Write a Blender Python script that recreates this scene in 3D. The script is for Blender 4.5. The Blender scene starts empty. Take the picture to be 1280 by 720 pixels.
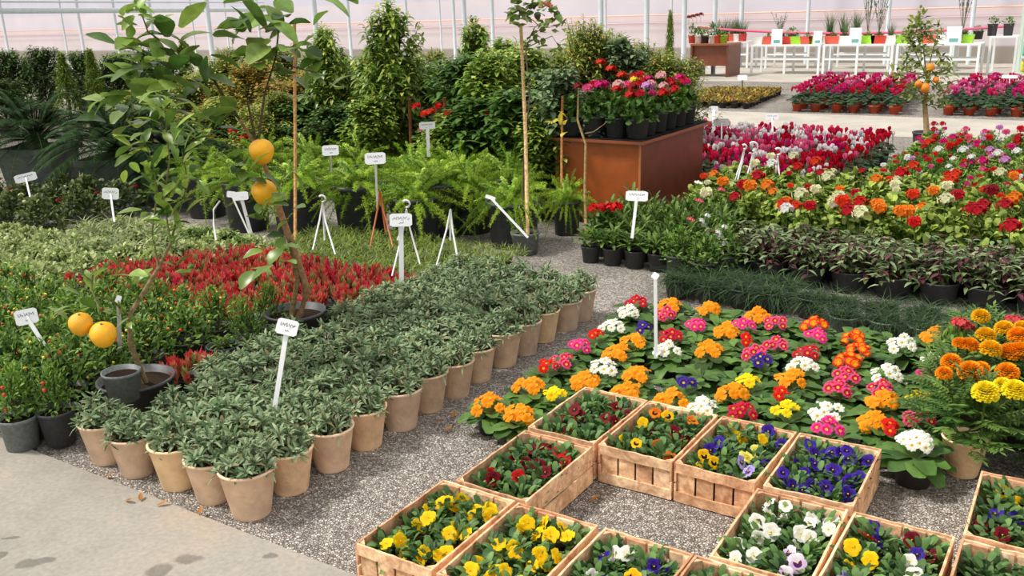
import bpy, math, random
from mathutils import Vector, Matrix, Euler
V = Vector
rnd = random.Random(7)
PI = math.pi
sc = bpy.context.scene
COL = sc.collection

# ------------------------------------------------------------------ camera
F, H = 1157.0, 1.65
YAW, ROLL, PITCH = math.radians(33), math.radians(1.72), math.atan(346 / 1157.0)
_f0 = V((-math.sin(YAW), math.cos(YAW), 0)); _r = V((math.cos(YAW), math.sin(YAW), 0)); _z = V((0, 0, 1))
CF = _f0 * math.cos(PITCH) - _z * math.sin(PITCH)
_u = _f0 * math.sin(PITCH) + _z * math.cos(PITCH)
CR = _r * math.cos(ROLL) - _u * math.sin(ROLL)
CU = _r * math.sin(ROLL) + _u * math.cos(ROLL)
EYE = V((0, 0, H))
cam = bpy.data.cameras.new('camera'); cam.sensor_width = 36; cam.lens = F / 1280 * 36
cam.clip_start = .05; cam.clip_end = 300
co = bpy.data.objects.new('camera', cam); COL.objects.link(co)
m = Matrix((CR, CU, -CF)).transposed().to_4x4(); m.translation = EYE; co.matrix_world = m
sc.camera = co

def ray(px, py): return CF + CR * ((px - 640) / F) - CU * ((py - 360) / F)
def G(px, py, z=0.0):
    d = ray(px, py); return EYE + d * ((z - H) / d.z)
def GY(px, py, Y):
    d = ray(px, py); return EYE + d * (Y / d.y)
def GD(px, py, D): return EYE + ray(px, py) * D
def proj(p):
    d = V(p) - EYE; k = d.dot(CF); return 640 + F * d.dot(CR) / k, 360 - F * d.dot(CU) / k, k

# ------------------------------------------------------------------ colour + materials
def lin(c):
    c = c / 255.0
    return c / 12.92 if c <= .04045 else ((c + .055) / 1.055) ** 2.4
def C(r, g, b): return (lin(r), lin(g), lin(b))
def vary(c, a=.15, r=rnd):
    k = 1 + r.uniform(-a, a)
    return tuple(min(1, max(0, x * k * (1 + r.uniform(-a, a) * .35))) for x in c)
def mixc(a, b, t): return tuple(x + (y - x) * t for x, y in zip(a, b))

MATS = {}
def new_mat(name):
    m = bpy.data.materials.new(name); m.use_nodes = True
    nt = m.node_tree; nt.nodes.clear(); return m, nt, nt.nodes.new, nt.links.new
def attr_mat(name, rough=.5, trans=.0, noise=.25, nscale=60, spec=.5, bump=0, bscale=80, objvar=.12, metal=0):
    """principled shader whose base colour is the mesh's own colour attribute, broken up by noise"""
    m, nt, N, L = new_mat(name)
    out = N('ShaderNodeOutputMaterial'); b = N('ShaderNodeBsdfPrincipled')
    at = N('ShaderNodeAttribute'); at.attribute_name = 'Col'
    tc = N('ShaderNodeTexCoord'); no = N('ShaderNodeTexNoise'); no.inputs['Scale'].default_value = nscale; no.inputs['Detail'].default_value = 3
    L(tc.outputs['Object'], no.inputs['Vector'])
    mr = N('ShaderNodeMapRange'); mr.inputs['From Min'].default_value = .3; mr.inputs['From Max'].default_value = .7
    mr.inputs['To Min'].default_value = 1 - noise; mr.inputs['To Max'].default_value = 1 + noise
    L(no.outputs['Fac'], mr.inputs['Value'])
    oi = N('ShaderNodeObjectInfo'); mo = N('ShaderNodeMapRange'); mo.inputs['To Min'].default_value = 1 - objvar; mo.inputs['To Max'].default_value = 1 + objvar
    L(oi.outputs['Random'], mo.inputs['Value'])
    mu = N('ShaderNodeMath'); mu.operation = 'MULTIPLY'; L(mr.outputs[0], mu.inputs[0]); L(mo.outputs[0], mu.inputs[1])
    vm = N('ShaderNodeVectorMath'); vm.operation = 'SCALE'; L(at.outputs['Color'], vm.inputs[0]); L(mu.outputs[0], vm.inputs['Scale'])
    L(vm.outputs[0], b.inputs['Base Color'])
    b.inputs['Roughness'].default_value = rough; b.inputs['Specular IOR Level'].default_value = spec; b.inputs['Metallic'].default_value = metal
    if bump:
        n2 = N('ShaderNodeTexNoise'); n2.inputs['Scale'].default_value = bscale; L(tc.outputs['Object'], n2.inputs['Vector'])
        bp = N('ShaderNodeBump'); bp.inputs['Strength'].default_value = bump; bp.inputs['Distance'].default_value = .01
        L(n2.outputs['Fac'], bp.inputs['Height']); L(bp.outputs[0], b.inputs['Normal'])
    if trans:
        t = N('ShaderNodeBsdfTranslucent'); L(vm.outputs[0], t.inputs['Color'])
        mx = N('ShaderNodeMixShader'); mx.inputs[0].default_value = trans
        L(b.outputs[0], mx.inputs[1]); L(t.outputs[0], mx.inputs[2]); L(mx.outputs[0], out.inputs['Surface'])
    else: L(b.outputs[0], out.inputs['Surface'])
    MATS[name] = m; return m
attr_mat('leaf', .5, .34, .22, 25, .35)
attr_mat('leaf_glossy', .34, .34, .2, 20, .5)
attr_mat('leaf_matte', .75, .2, .15, 40, .2)
attr_mat('petal', .6, .35, .08, 60, .2, objvar=.05)
attr_mat('plastic', .45, 0, .25, 14, .4, .15, 50)
attr_mat('white_plastic', .4, 0, .03, 20, .4, objvar=.03)
attr_mat('terracotta', .85, 0, .16, 16, .15, .25, 70, objvar=.14)
attr_mat('soil', .95, 0, .5, 90, .1, 1, 120)
attr_mat('bark', .85, 0, .35, 50, .15, .6, 90)
attr_mat('metal', .45, 0, .06, 10, .5, objvar=.04)
attr_mat('fruit', .42, 0, .08, 25, .5, .3, 260)
attr_mat('ink', .7, 0, 0, 10, .1, objvar=0)
attr_mat('fabric', .95, 0, .3, 60, .1, .5, 120)
attr_mat('board', .4, 0, .15, 9, .5, .05, 20, objvar=.03)

def wood_mat():
    m, nt, N, L = new_mat('crate_wood')
    out = N('ShaderNodeOutputMaterial'); b = N('ShaderNodeBsdfPrincipled'); at = N('ShaderNodeAttribute'); at.attribute_name = 'Col'
    tc = N('ShaderNodeTexCoord'); mp = N('ShaderNodeMapping'); mp.inputs['Scale'].default_value = (1, 1, 1)
    oi = N('ShaderNodeObjectInfo'); ad = N('ShaderNodeVectorMath'); ad.operation = 'ADD'
    L(tc.outputs['Object'], mp.inputs[0]); L(mp.outputs[0], ad.inputs[0]); L(oi.outputs['Random'], ad.inputs[1])
    n1 = N('ShaderNodeTexNoise'); n1.inputs['Scale'].default_value = 14; n1.inputs['Detail'].default_value = 5; n1.inputs['Distortion'].default_value = 1.2
    n2 = N('ShaderNodeTexNoise'); n2.inputs['Scale'].default_value = 90; n2.inputs['Detail'].default_value = 4
    L(ad.outputs[0], n1.inputs['Vector']); L(ad.outputs[0], n2.inputs['Vector'])
    cr = N('ShaderNodeValToRGB'); e = cr.color_ramp.elements
    e[0].position = .28; e[0].color = (.5, .36, .28, 1); e[1].position = .68; e[1].color = (1.12, 1.08, 1.0, 1)
    L(n1.outputs['Fac'], cr.inputs[0])
    mr = N('ShaderNodeMapRange'); mr.inputs['From Min'].default_value = .3; mr.inputs['From Max'].default_value = .7; mr.inputs['To Min'].default_value = .8; mr.inputs['To Max'].default_value = 1.15
    L(n2.outputs['Fac'], mr.inputs[0])
    mo = N('ShaderNodeMapRange'); mo.inputs['To Min'].default_value = .82; mo.inputs['To Max'].default_value = 1.15; L(oi.outputs['Random'], mo.inputs[0])
    k = N('ShaderNodeMath'); k.operation = 'MULTIPLY'; L(mr.outputs[0], k.inputs[0]); L(mo.outputs[0], k.inputs[1])
    v1 = N('ShaderNodeVectorMath'); v1.operation = 'MULTIPLY'; L(at.outputs['Color'], v1.inputs[0]); L(cr.outputs[0], v1.inputs[1])
    v2 = N('ShaderNodeVectorMath'); v2.operation = 'SCALE'; L(v1.outputs[0], v2.inputs[0]); L(k.outputs[0], v2.inputs['Scale'])
    L(v2.outputs[0], b.inputs['Base Color']); b.inputs['Roughness'].default_value = .8; b.inputs['Specular IOR Level'].default_value = .15
    bp = N('ShaderNodeBump'); bp.inputs['Strength'].default_value = .35; bp.inputs['Distance'].default_value = .004
    L(n2.outputs['Fac'], bp.inputs['Height']); L(bp.outputs[0], b.inputs['Normal']); L(b.outputs[0], out.inputs[0])
    MATS['crate_wood'] = m
wood_mat()

def gravel_mat():
    m, nt, N, L = new_mat('gravel')
    out = N('ShaderNodeOutputMaterial'); b = N('ShaderNodeBsdfPrincipled'); tc = N('ShaderNodeTexCoord')
    nd = N('ShaderNodeTexNoise'); nd.inputs['Scale'].default_value = 60
    L(tc.outputs['Object'], nd.inputs['Vector'])
    sc_ = N('ShaderNodeVectorMath'); sc_.operation = 'SCALE'; sc_.inputs['Scale'].default_value = .012; L(nd.outputs['Color'], sc_.inputs[0])
    ad = N('ShaderNodeVectorMath'); ad.operation = 'ADD'; L(tc.outputs['Object'], ad.inputs[0]); L(sc_.outputs[0], ad.inputs[1])
    vo = N('ShaderNodeTexVoronoi'); vo.inputs['Scale'].default_value = 105; L(ad.outputs[0], vo.inputs['Vector'])
    ve = N('ShaderNodeTexVoronoi'); ve.feature = 'DISTANCE_TO_EDGE'; ve.inputs['Scale'].default_value = 105; L(ad.outputs[0], ve.inputs['Vector'])
    sx = N('ShaderNodeSeparateColor'); L(vo.outputs['Color'], sx.inputs[0])
    cr = N('ShaderNodeValToRGB'); e = cr.color_ramp.elements
    e[0].position = 0; e[0].color = (*C(138, 130, 123), 1); e[1].position = 1; e[1].color = (*C(224, 217, 208), 1)
    x = e.new(.35); x.color = (*C(172, 164, 156), 1); x = e.new(.75); x.color = (*C(202, 195, 187), 1)
    L(sx.outputs[0], cr.inputs[0])
    r2 = N('ShaderNodeMapRange'); r2.inputs['From Max'].default_value = .18; r2.inputs['To Min'].default_value = .46; L(ve.outputs['Distance'], r2.inputs[0])
    nb = N('ShaderNodeTexNoise'); nb.inputs['Scale'].default_value = 2.2; nb.inputs['Detail'].default_value = 4; L(tc.outputs['Object'], nb.inputs['Vector'])
    r3 = N('ShaderNodeMapRange'); r3.inputs['From Min'].default_value = .3; r3.inputs['From Max'].default_value = .7; r3.inputs['To Min'].default_value = .84; r3.inputs['To Max'].default_value = 1.1; L(nb.outputs['Fac'], r3.inputs[0])
    k = N('ShaderNodeMath'); k.operation = 'MULTIPLY'; L(r2.outputs[0], k.inputs[0]); L(r3.outputs[0], k.inputs[1])
    v2 = N('ShaderNodeVectorMath'); v2.operation = 'SCALE'; L(cr.outputs[0], v2.inputs[0]); L(k.outputs[0], v2.inputs['Scale'])
    L(v2.outputs[0], b.inputs['Base Color']); b.inputs['Roughness'].default_value = .9; b.inputs['Specular IOR Level'].default_value = .05
    bp = N('ShaderNodeBump'); bp.inputs['Strength'].default_value = .9; bp.inputs['Distance'].default_value = .012
    L(r2.outputs[0], bp.inputs['Height']); L(bp.outputs[0], b.inputs['Normal']); L(b.outputs[0], out.inputs[0])
    MATS['gravel'] = m
gravel_mat()

def concrete_mat(name, base, stain=0.0, warm=C(190, 176, 158)):
    m, nt, N, L = new_mat(name)
    out = N('ShaderNodeOutputMaterial'); b = N('ShaderNodeBsdfPrincipled'); tc = N('ShaderNodeTexCoord')
    n1 = N('ShaderNodeTexNoise'); n1.inputs['Scale'].default_value = 1.8; n1.inputs['Detail'].default_value = 6; n1.inputs['Roughness'].default_value = .65
    n2 = N('ShaderNodeTexNoise'); n2.inputs['Scale'].default_value = 60; n2.inputs['Detail'].default_value = 5
    L(tc.outputs['Object'], n1.inputs['Vector']); L(tc.outputs['Object'], n2.inputs['Vector'])
    cr = N('ShaderNodeValToRGB'); e = cr.color_ramp.elements
    e[0].position = .35; e[0].color = (*tuple(x * .86 for x in base), 1); e[1].position = .65; e[1].color = (*warm, 1)
    x = e.new(.5); x.color = (*base, 1)
    L(n1.outputs['Fac'], cr.inputs[0])
    mr = N('ShaderNodeMapRange'); mr.inputs['From Min'].default_value = .3; mr.inputs['From Max'].default_value = .7; mr.inputs['To Min'].default_value = .88; mr.inputs['To Max'].default_value = 1.1
    L(n2.outputs['Fac'], mr.inputs[0])
    v2 = N('ShaderNodeVectorMath'); v2.operation = 'SCALE'; L(cr.outputs[0], v2.inputs[0]); L(mr.outputs[0], v2.inputs['Scale'])
    last = v2.outputs[0]
    if stain:
        # darker damp patches soaked into the slab
        nw = N('ShaderNodeTexNoise'); nw.inputs['Scale'].default_value = 14; nw.inputs['Detail'].default_value = 3; L(tc.outputs['Object'], nw.inputs['Vector'])
        ctr = N('ShaderNodeVectorMath'); ctr.operation = 'SUBTRACT'; ctr.inputs[1].default_value = (.5, .5, .5); L(nw.outputs['Color'], ctr.inputs[0])
        ws = N('ShaderNodeVectorMath'); ws.operation = 'SCALE'; ws.inputs['Scale'].default_value = .07; L(ctr.outputs[0], ws.inputs[0])
        wa = N('ShaderNodeVectorMath'); wa.operation = 'ADD'; L(tc.outputs['Object'], wa.inputs[0]); L(ws.outputs[0], wa.inputs[1])
        acc = None
        for (sx_, sy_, rx, ry) in stain:
            mp = N('ShaderNodeMapping'); mp.vector_type = 'TEXTURE'; mp.inputs['Location'].default_value = (sx_, sy_, 0); mp.inputs['Rotation'].default_value = (0, 0, YAW); mp.inputs['Scale'].default_value = (rx, ry, 1)
            L(wa.outputs[0], mp.inputs[0]); ln = N('ShaderNodeVectorMath'); ln.operation = 'LENGTH'; L(mp.outputs[0], ln.inputs[0])
            mm = N('ShaderNodeMapRange'); mm.interpolation_type = 'SMOOTHSTEP'; mm.inputs['From Min'].default_value = .75; mm.inputs['From Max'].default_value = 1.2; mm.inputs['To Min'].default_value = .42; mm.inputs['To Max'].default_value = 0
            L(ln.outputs['Value'], mm.inputs[0])
            if acc is None: acc = mm.outputs[0]
            else: mx_ = N('ShaderNodeMath'); mx_.operation = 'MAXIMUM'; L(acc, mx_.inputs[0]); L(mm.outputs[0], mx_.inputs[1]); acc = mx_.outputs[0]
        inv = N('ShaderNodeMath'); inv.operation = 'SUBTRACT'; inv.inputs[0].default_value = 1; L(acc, inv.inputs[1])
        v3 = N('ShaderNodeVectorMath'); v3.operation = 'SCALE'; L(last, v3.inputs[0]); L(inv.outputs[0], v3.inputs['Scale']); last = v3.outputs[0]
    L(last, b.inputs['Base Color']); b.inputs['Roughness'].default_value = .85; b.inputs['Specular IOR Level'].default_value = .2
    bp = N('ShaderNodeBump'); bp.inputs['Strength'].default_value = .25; bp.inputs['Distance'].default_value = .004
    L(n2.outputs['Fac'], bp.inputs['Height']); L(bp.outputs[0], b.inputs['Normal']); L(b.outputs[0], out.inputs[0])
    MATS[name] = m
STAINS = []
for (px, py, rx, ry) in [(236, 699, .055, .03), (197, 716, .04, .05), (36, 705, .05, .025), (338, 694, .024, .016), (12, 673, .03, .01), (0, 694, .02, .02), (60, 700, .03, .02)]:
    q_ = G(px, py, .014); STAINS.append((q_.x, q_.y, rx, ry))
concrete_mat('concrete', C(158, 153, 144), STAINS, warm=C(172, 159, 145))
concrete_mat('concrete_pale', C(180, 174, 164), warm=C(188, 182, 170))

def wall_mat():
    m, nt, N, L = new_mat('plastic_sheet')
    out = N('ShaderNodeOutputMaterial'); b = N('ShaderNodeBsdfPrincipled'); tc = N('ShaderNodeTexCoord')
    sx = N('ShaderNodeSeparateXYZ'); L(tc.outputs['Object'], sx.inputs[0])
    cr = N('ShaderNodeValToRGB'); cr.color_ramp.interpolation = 'LINEAR'; e = cr.color_ramp.elements
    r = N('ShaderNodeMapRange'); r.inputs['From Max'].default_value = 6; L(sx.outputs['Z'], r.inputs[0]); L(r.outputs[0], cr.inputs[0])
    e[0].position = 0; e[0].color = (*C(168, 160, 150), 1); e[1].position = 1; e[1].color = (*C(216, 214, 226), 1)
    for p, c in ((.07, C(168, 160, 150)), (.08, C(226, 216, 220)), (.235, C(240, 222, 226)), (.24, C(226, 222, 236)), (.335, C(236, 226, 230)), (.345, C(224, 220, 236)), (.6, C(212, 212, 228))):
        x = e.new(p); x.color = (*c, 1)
    n1 = N('ShaderNodeTexNoise'); n1.inputs['Scale'].default_value = .7; n1.inputs['Detail'].default_value = 5
    L(tc.outputs['Object'], n1.inputs['Vector'])
    mr = N('ShaderNodeMapRange'); mr.inputs['From Min'].default_value = .3; mr.inputs['From Max'].default_value = .7; mr.inputs['To Min'].default_value = .66; mr.inputs['To Max'].default_value = .74
    L(n1.outputs['Fac'], mr.inputs[0])
    v2 = N('ShaderNodeVectorMath'); v2.operation = 'SCALE'; L(cr.outputs[0], v2.inputs[0]); L(mr.outputs[0], v2.inputs['Scale'])
    L(v2.outputs[0], b.inputs['Base Color']); b.inputs['Roughness'].default_value = .6; b.inputs['Specular IOR Level'].default_value = .1
    # emission stands in for daylight coming through the translucent sheet
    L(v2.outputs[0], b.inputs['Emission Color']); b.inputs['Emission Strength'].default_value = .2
    L(b.outputs[0], out.inputs[0]); MATS['plastic_sheet'] = m
wall_mat()

# ------------------------------------------------------------------ mesh builder
class MB:
    def __init__(s): s.v = []; s.f = []; s.c = []
    def quad(s, a, b, c, d, col):
        k = len(s.v); s.v += [tuple(a), tuple(b), tuple(c), tuple(d)]; s.f.append((k, k + 1, k + 2, k + 3)); s.c.append(col)
    def box(s, lo, hi, col, M=None):
        k = len(s.v)
        for z in (lo[2], hi[2]):
            for x, y in ((lo[0], lo[1]), (hi[0], lo[1]), (hi[0], hi[1]), (lo[0], hi[1])):
                p = V((x, y, z)); s.v.append(tuple(M @ p if M else p))
        for q in ((0, 3, 2, 1), (4, 5, 6, 7), (0, 1, 5, 4), (1, 2, 6, 5), (2, 3, 7, 6), (3, 0, 4, 7)):
            s.f.append(tuple(k + i for i in q)); s.c.append(col)
    def lathe(s, prof, n, col, cx=0, cy=0, M=None, wob=0, cap=False):
        k = len(s.v)
        for (r, z) in prof:
            for i in range(n):
                a = 2 * PI * i / n; p = V((cx + r * math.cos(a), cy + r * math.sin(a), z))
                s.v.append(tuple(M @ p if M else p))
        for j in range(len(prof) - 1):
            for i in range(n):
                s.f.append((k + j * n + i, k + j * n + (i + 1) % n, k + (j + 1) * n + (i + 1) % n, k + (j + 1) * n + i))
                s.c.append(col[j] if isinstance(col, list) else col)
        if cap:
            for j in (0, len(prof) - 1):
                s.f.append(tuple(k + j * n + i for i in (range(n - 1, -1, -1) if j == 0 else range(n)))); s.c.append(col[0] if isinstance(col, list) else col)
    def tube(s, pts, rad, col, n=6, cap=True):
        pts = [V(p) for p in pts]; k = len(s.v); m = len(pts)
        if not isinstance(rad, (list, tuple)): rad = [rad] * m
        ref = V((0, 0, 1))
        for i, p in enumerate(pts):
            t = (pts[min(i + 1, m - 1)] - pts[max(i - 1, 0)]).normalized()
            r = V((1, 0, 0)) if abs(t.dot(ref)) > .95 else ref
            a = t.cross(r).normalized(); b = t.cross(a)
            for j in range(n):
                an = 2 * PI * j / n; s.v.append(tuple(p + (a * math.cos(an) + b * math.sin(an)) * rad[i]))
        for i in range(m - 1):
            for j in range(n):
                s.f.append((k + i * n + j, k + i * n + (j + 1) % n, k + (i + 1) * n + (j + 1) % n, k + (i + 1) * n + j)); s.c.append(col)
        if cap:
            s.f.append(tuple(k + j for j in range(n))); s.c.append(col)
            s.f.append(tuple(k + (m - 1) * n + j for j in range(n - 1, -1, -1))); s.c.append(col)
    def ball(s, c, r, col, n=8, m=6, sq=(1, 1, 1)):
        k = len(s.v); c = V(c)
        for i in range(m + 1):
            ph = PI * i / m
            for j in range(n):
                a = 2 * PI * j / n
                s.v.append((c.x + r * sq[0] * math.sin(ph) * math.cos(a), c.y + r * sq[1] * math.sin(ph) * math.sin(a), c.z - r * sq[2] * math.cos(ph)))
        for i in range(m):
            for j in range(n):
                s.f.append((k + i * n + j, k + i * n + (j + 1) % n, k + (i + 1) * n + (j + 1) % n, k + (i + 1) * n + j)); s.c.append(col)
    def leaf(s, p, d, n, L, W, col, seg=3, droop=.3, fold=.2, prof='ell', col2=None, wave=0):
        """one leaf blade from p along d, upper side towards n; col to col2 from base to tip"""
        d = d.normalized(); sd = d.cross(n)
        if sd.length < 1e-4: sd = d.cross(V((.3, .8, .1)))
        sd.normalize(); n = sd.cross(d)
        k = len(s.v); c2 = col2 or col
        for i in range(seg + 1):
            t = i / seg
            if prof == 'ell': w = math.sin(PI * min(.97, max(.06, t))) ** .75
            elif prof == 'obov': w = math.sin(PI * min(.9, max(.04, t ** 1.7))) ** .7
            elif prof == 'lance': w = math.sin(PI * min(.98, max(.08, t ** .7)))
            elif prof == 'round': w = math.sin(PI * min(.93, max(.1, t))) ** .45
            else: w = 1 - t * .9
            q = p + d * (L * t * (1 - .25 * droop * t)) - n * (droop * L * t * t)
            w *= W * .5
            e = n * (fold * w)
            if wave: e = e + n * (wave * w * math.sin(i * 2.4 + k))
            s.v += [tuple(q - sd * w + e), tuple(q), tuple(q + sd * w + e)] if fold else [tuple(q - sd * w), tuple(q + sd * w)]
        for i in range(seg):
            c = mixc(col, c2, (i + .5) / seg)
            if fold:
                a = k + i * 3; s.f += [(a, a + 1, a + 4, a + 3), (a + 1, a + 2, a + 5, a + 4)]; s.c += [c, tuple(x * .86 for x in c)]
            else:
                a = k + i * 2; s.f.append((a, a + 1, a + 3, a + 2)); s.c.append(c)
    def build(s, name, mat, smooth=True):
        me = bpy.data.meshes.new(name); me.from_pydata(s.v, [], s.f)
        at = me.color_attributes.new('Col', 'FLOAT_COLOR', 'CORNER')
        buf = []
        for f, c in zip(s.f, s.c): buf += [c[0], c[1], c[2], 1.0] * len(f)
        at.data.foreach_set('color', buf)
        if smooth: me.polygons.foreach_set('use_smooth', [True] * len(me.polygons))
        me.materials.append(MATS[mat]); me.update(); return me

# ------------------------------------------------------------------ objects
LABELS = {}
def tag(o, label, cat, group=None, kind=None):
    if label: o['label'] = label; LABELS.setdefault(label, []).append(o.name)
    if cat: o['category'] = cat
    if group: o['group'] = group
    if kind: o['kind'] = kind
def mobj(name, me, loc=(0, 0, 0), rot=(0, 0, 0), scale=1, parent=None):
    o = bpy.data.objects.new(name, me); COL.objects.link(o)
    o.location = loc; o.rotation_euler = rot; o.scale = (scale,) * 3 if isinstance(scale, (int, float)) else scale
    if parent: o.parent = parent
    return o
def thing(name, label, cat, loc, parts, rz=0, scale=1, group=None):
    """an Empty at the thing's base with one mesh child per part; a part is (name, mesh, loc, rot, scale, subparts)"""
    e = bpy.data.objects.new(name, None); COL.objects.link(e); e.empty_display_size = .05
    e.location = loc; e.rotation_euler = (0, 0, rz); e.scale = (scale,) * 3 if isinstance(scale, (int, float)) else scale
    tag(e, label, cat, group)
    for p in parts: add_part(e, p)
    return e
def add_part(parent, p):
    p = tuple(p) + ((0, 0, 0), (0, 0, 0), 1, ())[len(p) - 2:]
    o = mobj(p[0], p[1], p[2], p[3], p[4], parent)
    for q in p[5]: add_part(o, q)
    return o
def struct(name, me, loc=(0, 0, 0), rot=(0, 0, 0)):
    o = mobj(name, me, loc, rot); o['kind'] = 'structure'; return o
ORD = 'first second third fourth fifth sixth seventh eighth ninth tenth eleventh twelfth thirteenth fourteenth fifteenth sixteenth seventeenth eighteenth nineteenth twentieth'.split()
def ow(i): return ORD[i] if i < len(ORD) else str(i + 1) + 'th'

def rdir(r, lo=0, hi=PI / 2):
    a = r.uniform(0, 2 * PI); e = r.uniform(lo, hi); return V((math.cos(a) * math.cos(e), math.sin(a) * math.cos(e), math.sin(e)))
UP = V((0, 0, 1))

# ------------------------------------------------------------------ pots
def pot_mesh(name, r, h, taper, rim, col, mat, n=28, wall=.007, fill=.85):
    mb = MB(); rb = r * taper
    prof = [(0.001, 0), (rb * .96, 0), (rb, .004), (r - rim * .6, h - rim * 1.6), (r, h - rim * 1.5), (r + .001, h - .002), (r - wall * .5, h), (r - wall, h - .002), (r - wall - (r - rb) * (1 - fill) * 1.2, h * fill - .01), (0.001, h * fill - .012)]
    mb.lathe(prof, n, col); return mb.build(name, mat)
def soil_mesh(name, r, z, col=C(62, 48, 38)):
    mb = MB(); r0 = random.Random(3)
    n = 18; rings = [(0.001, .006), (r * .5, .008), (r, 0)]
    k = 0
    mb.lathe([(a, z + b + r0.uniform(-.002, .002)) for a, b in rings], n, col); return mb.build(name, 'soil')
BLK = C(44, 46, 48)
TC = [C(250, 214, 174), C(238, 206, 176), C(228, 200, 176), C(250, 216, 170)]
TPOT = [pot_mesh('terracotta_pot', .096, .175, .66, .006, c, 'terracotta', wall=.009) for c in TC]
TSOIL = soil_mesh('potting_soil', .084, .148)
BPOT = pot_mesh('black_pot', .5, .88, .76, .04, C(66, 68, 70), 'plastic', wall=.03)     # unit pots: radius .5, scaled
GPOT = pot_mesh('grey_pot', .5, .8, .78, .05, C(116, 122, 122), 'plastic', wall=.03)
BSOIL = soil_mesh('pot_soil', .455, .74)
GSOIL = soil_mesh('pot_soil', .455, .67)
OPOT = pot_mesh('orange_pot', .5, .8, .75, .08, C(200, 84, 52), 'plastic', wall=.03)
BIGPOT = pot_mesh('tub', .5, 1.0, .82, .05, C(60, 64, 68), 'plastic', n=36, wall=.025)
def bpot(dia, mesh=None, soil=None, hs=1):
    """plastic pot of this diameter with its soil, as two parts"""
    s = (dia, dia, dia * hs)
    return [('pot', mesh or BPOT, (0, 0, 0), (0, 0, 0), s), ('soil', soil or BSOIL, (0, 0, 0), (0, 0, 0), s)]

# ------------------------------------------------------------------ foliage prototypes
def fol(name, mat, fn, n=4, seed=1):
    out = []
    for i in range(n):
        mb = MB(); r = random.Random(seed * 100 + i); fn(mb, r); out.append(mb.build(name, mat))
    return out

def f_grey(mb, r):          # grey felted rosettes spilling over the terracotta rim
    tufts = [(0, 0, .065)] + [(.045 * math.cos(q), .045 * math.sin(q), .05) for q in (0.3, 1.5, 2.8, 4.1, 5.3)] + [(.08 * math.cos(q), .08 * math.sin(q), .02) for q in (0, .7, 1.4, 2.1, 2.8, 3.5, 4.2, 4.9, 5.6)] + [(.088 * math.cos(q), .088 * math.sin(q), .008) for q in (.3, 1.3, 2.3, 3.3, 4.3, 5.3)]
    for (x, y, z) in tufts:
        x += r.uniform(-.014, .014); y += r.uniform(-.014, .014); z += r.uniform(-.01, .025)
        mb.tube([(x * .3, y * .3, -.02), (x, y, z)], .003, C(90, 100, 70), 4)
        ax = (V((x, y, 0)) * 5 + UP).normalized()
        for j in range(15):
            a = j * 2.4 + r.uniform(-.35, .35); t = j / 15
            side = V((math.cos(a), math.sin(a), 0)); d = (side * (1.15 - .8 * t) + ax * (.25 + 1.0 * t)).normalized()
            g = mixc(C(92, 120, 78), C(172, 190, 150), r.random() ** 1.1) if r.random() > .05 else C(160, 160, 116)
            mb.leaf(V((x, y, z + .012 * t)), d, ax, r.uniform(.032, .052), r.uniform(.010, .014), tuple(q * .8 for q in g), 3, r.uniform(.1, .8), .35, 'obov', g, wave=.25)
GREY = fol('foliage', 'leaf_matte', f_grey, 6, 1)

def f_primrose(mb, r):
    n = 19
    for j in range(n):
        a = j * 2.4 + r.uniform(-.25, .25); t = j / n; e = .12 + .75 * t + r.uniform(-.1, .1)
        d = V((math.cos(a) * math.cos(e), math.sin(a) * math.cos(e), math.sin(e)))
        g = mixc(C(46, 86, 36), C(110, 150, 70), r.random())
        L = r.uniform(.1, .14) * (1 - .2 * t)
        mb.leaf(V((0, 0, .0)), d, UP, L, L * .52, mixc(g, C(130, 150, 90), .25), 5, r.uniform(.25, .6), .22, 'obov', g, wave=.22)
PRIM = fol('foliage', 'leaf', f_primrose, 5, 2)

def f_pansy(mb, r):
    for j in range(95):
        a = r.uniform(0, 2 * PI); rr = .062 * math.sqrt(r.random()); p = V((rr * math.cos(a), rr * math.sin(a), r.uniform(.0, .045)))
        d = (V((math.cos(a), math.sin(a), 0)) * r.uniform(.3, 1) + UP * r.uniform(.1, .9) + rdir(r) * .5).normalized()
        g = mixc(C(48, 86, 44), C(122, 160, 88), r.random())
        L = r.uniform(.02, .036); mb.leaf(p, d, UP, L, L * .62, g, 3, .3, .25, 'round')
PANSYF = fol('foliage', 'leaf', f_pansy, 5, 3)

def f_solanum(mb, r, pal=(C(54, 98, 30), C(152, 188, 78)), R=.13, Hh=.2, n=430, L0=(.024, .042), W=.36):
    for j in range(7):
        d = rdir(r, .7, 1.4); mb.tube([(0, 0, -.02), tuple(d * Hh * .9)], .0025, C(80, 86, 44), 4)
    for j in range(n):
        d = rdir(r, -.15, PI / 2); q = r.uniform(.45, 1.0)
        p = V((d.x * R * q, d.y * R * q, max(-.01, d.z * Hh * q + .01)))
        dd = (d * .7 + rdir(r, -.3, 1.2) * .8).normalized()
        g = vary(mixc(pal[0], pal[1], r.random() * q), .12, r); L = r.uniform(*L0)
        mb.leaf(p, dd, (d + UP).normalized(), L, L * W, g, 2, .25, .25, 'ell')
SOL = fol('foliage', 'leaf', f_solanum, 5, 4)
def f_light(mb, r): f_solanum(mb, r, (C(128, 152, 80), C(218, 226, 160)), .17, .1, 420, (.024, .04), .62)
LIGHT = fol('foliage', 'leaf', f_light, 4, 5)
def f_rosebush(mb, r): f_solanum(mb, r, (C(44, 66, 30), C(122, 138, 66)), .2, .26, 520, (.03, .05), .6)
ROSEB = fol('foliage', 'leaf', f_rosebush, 4, 6)
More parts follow.
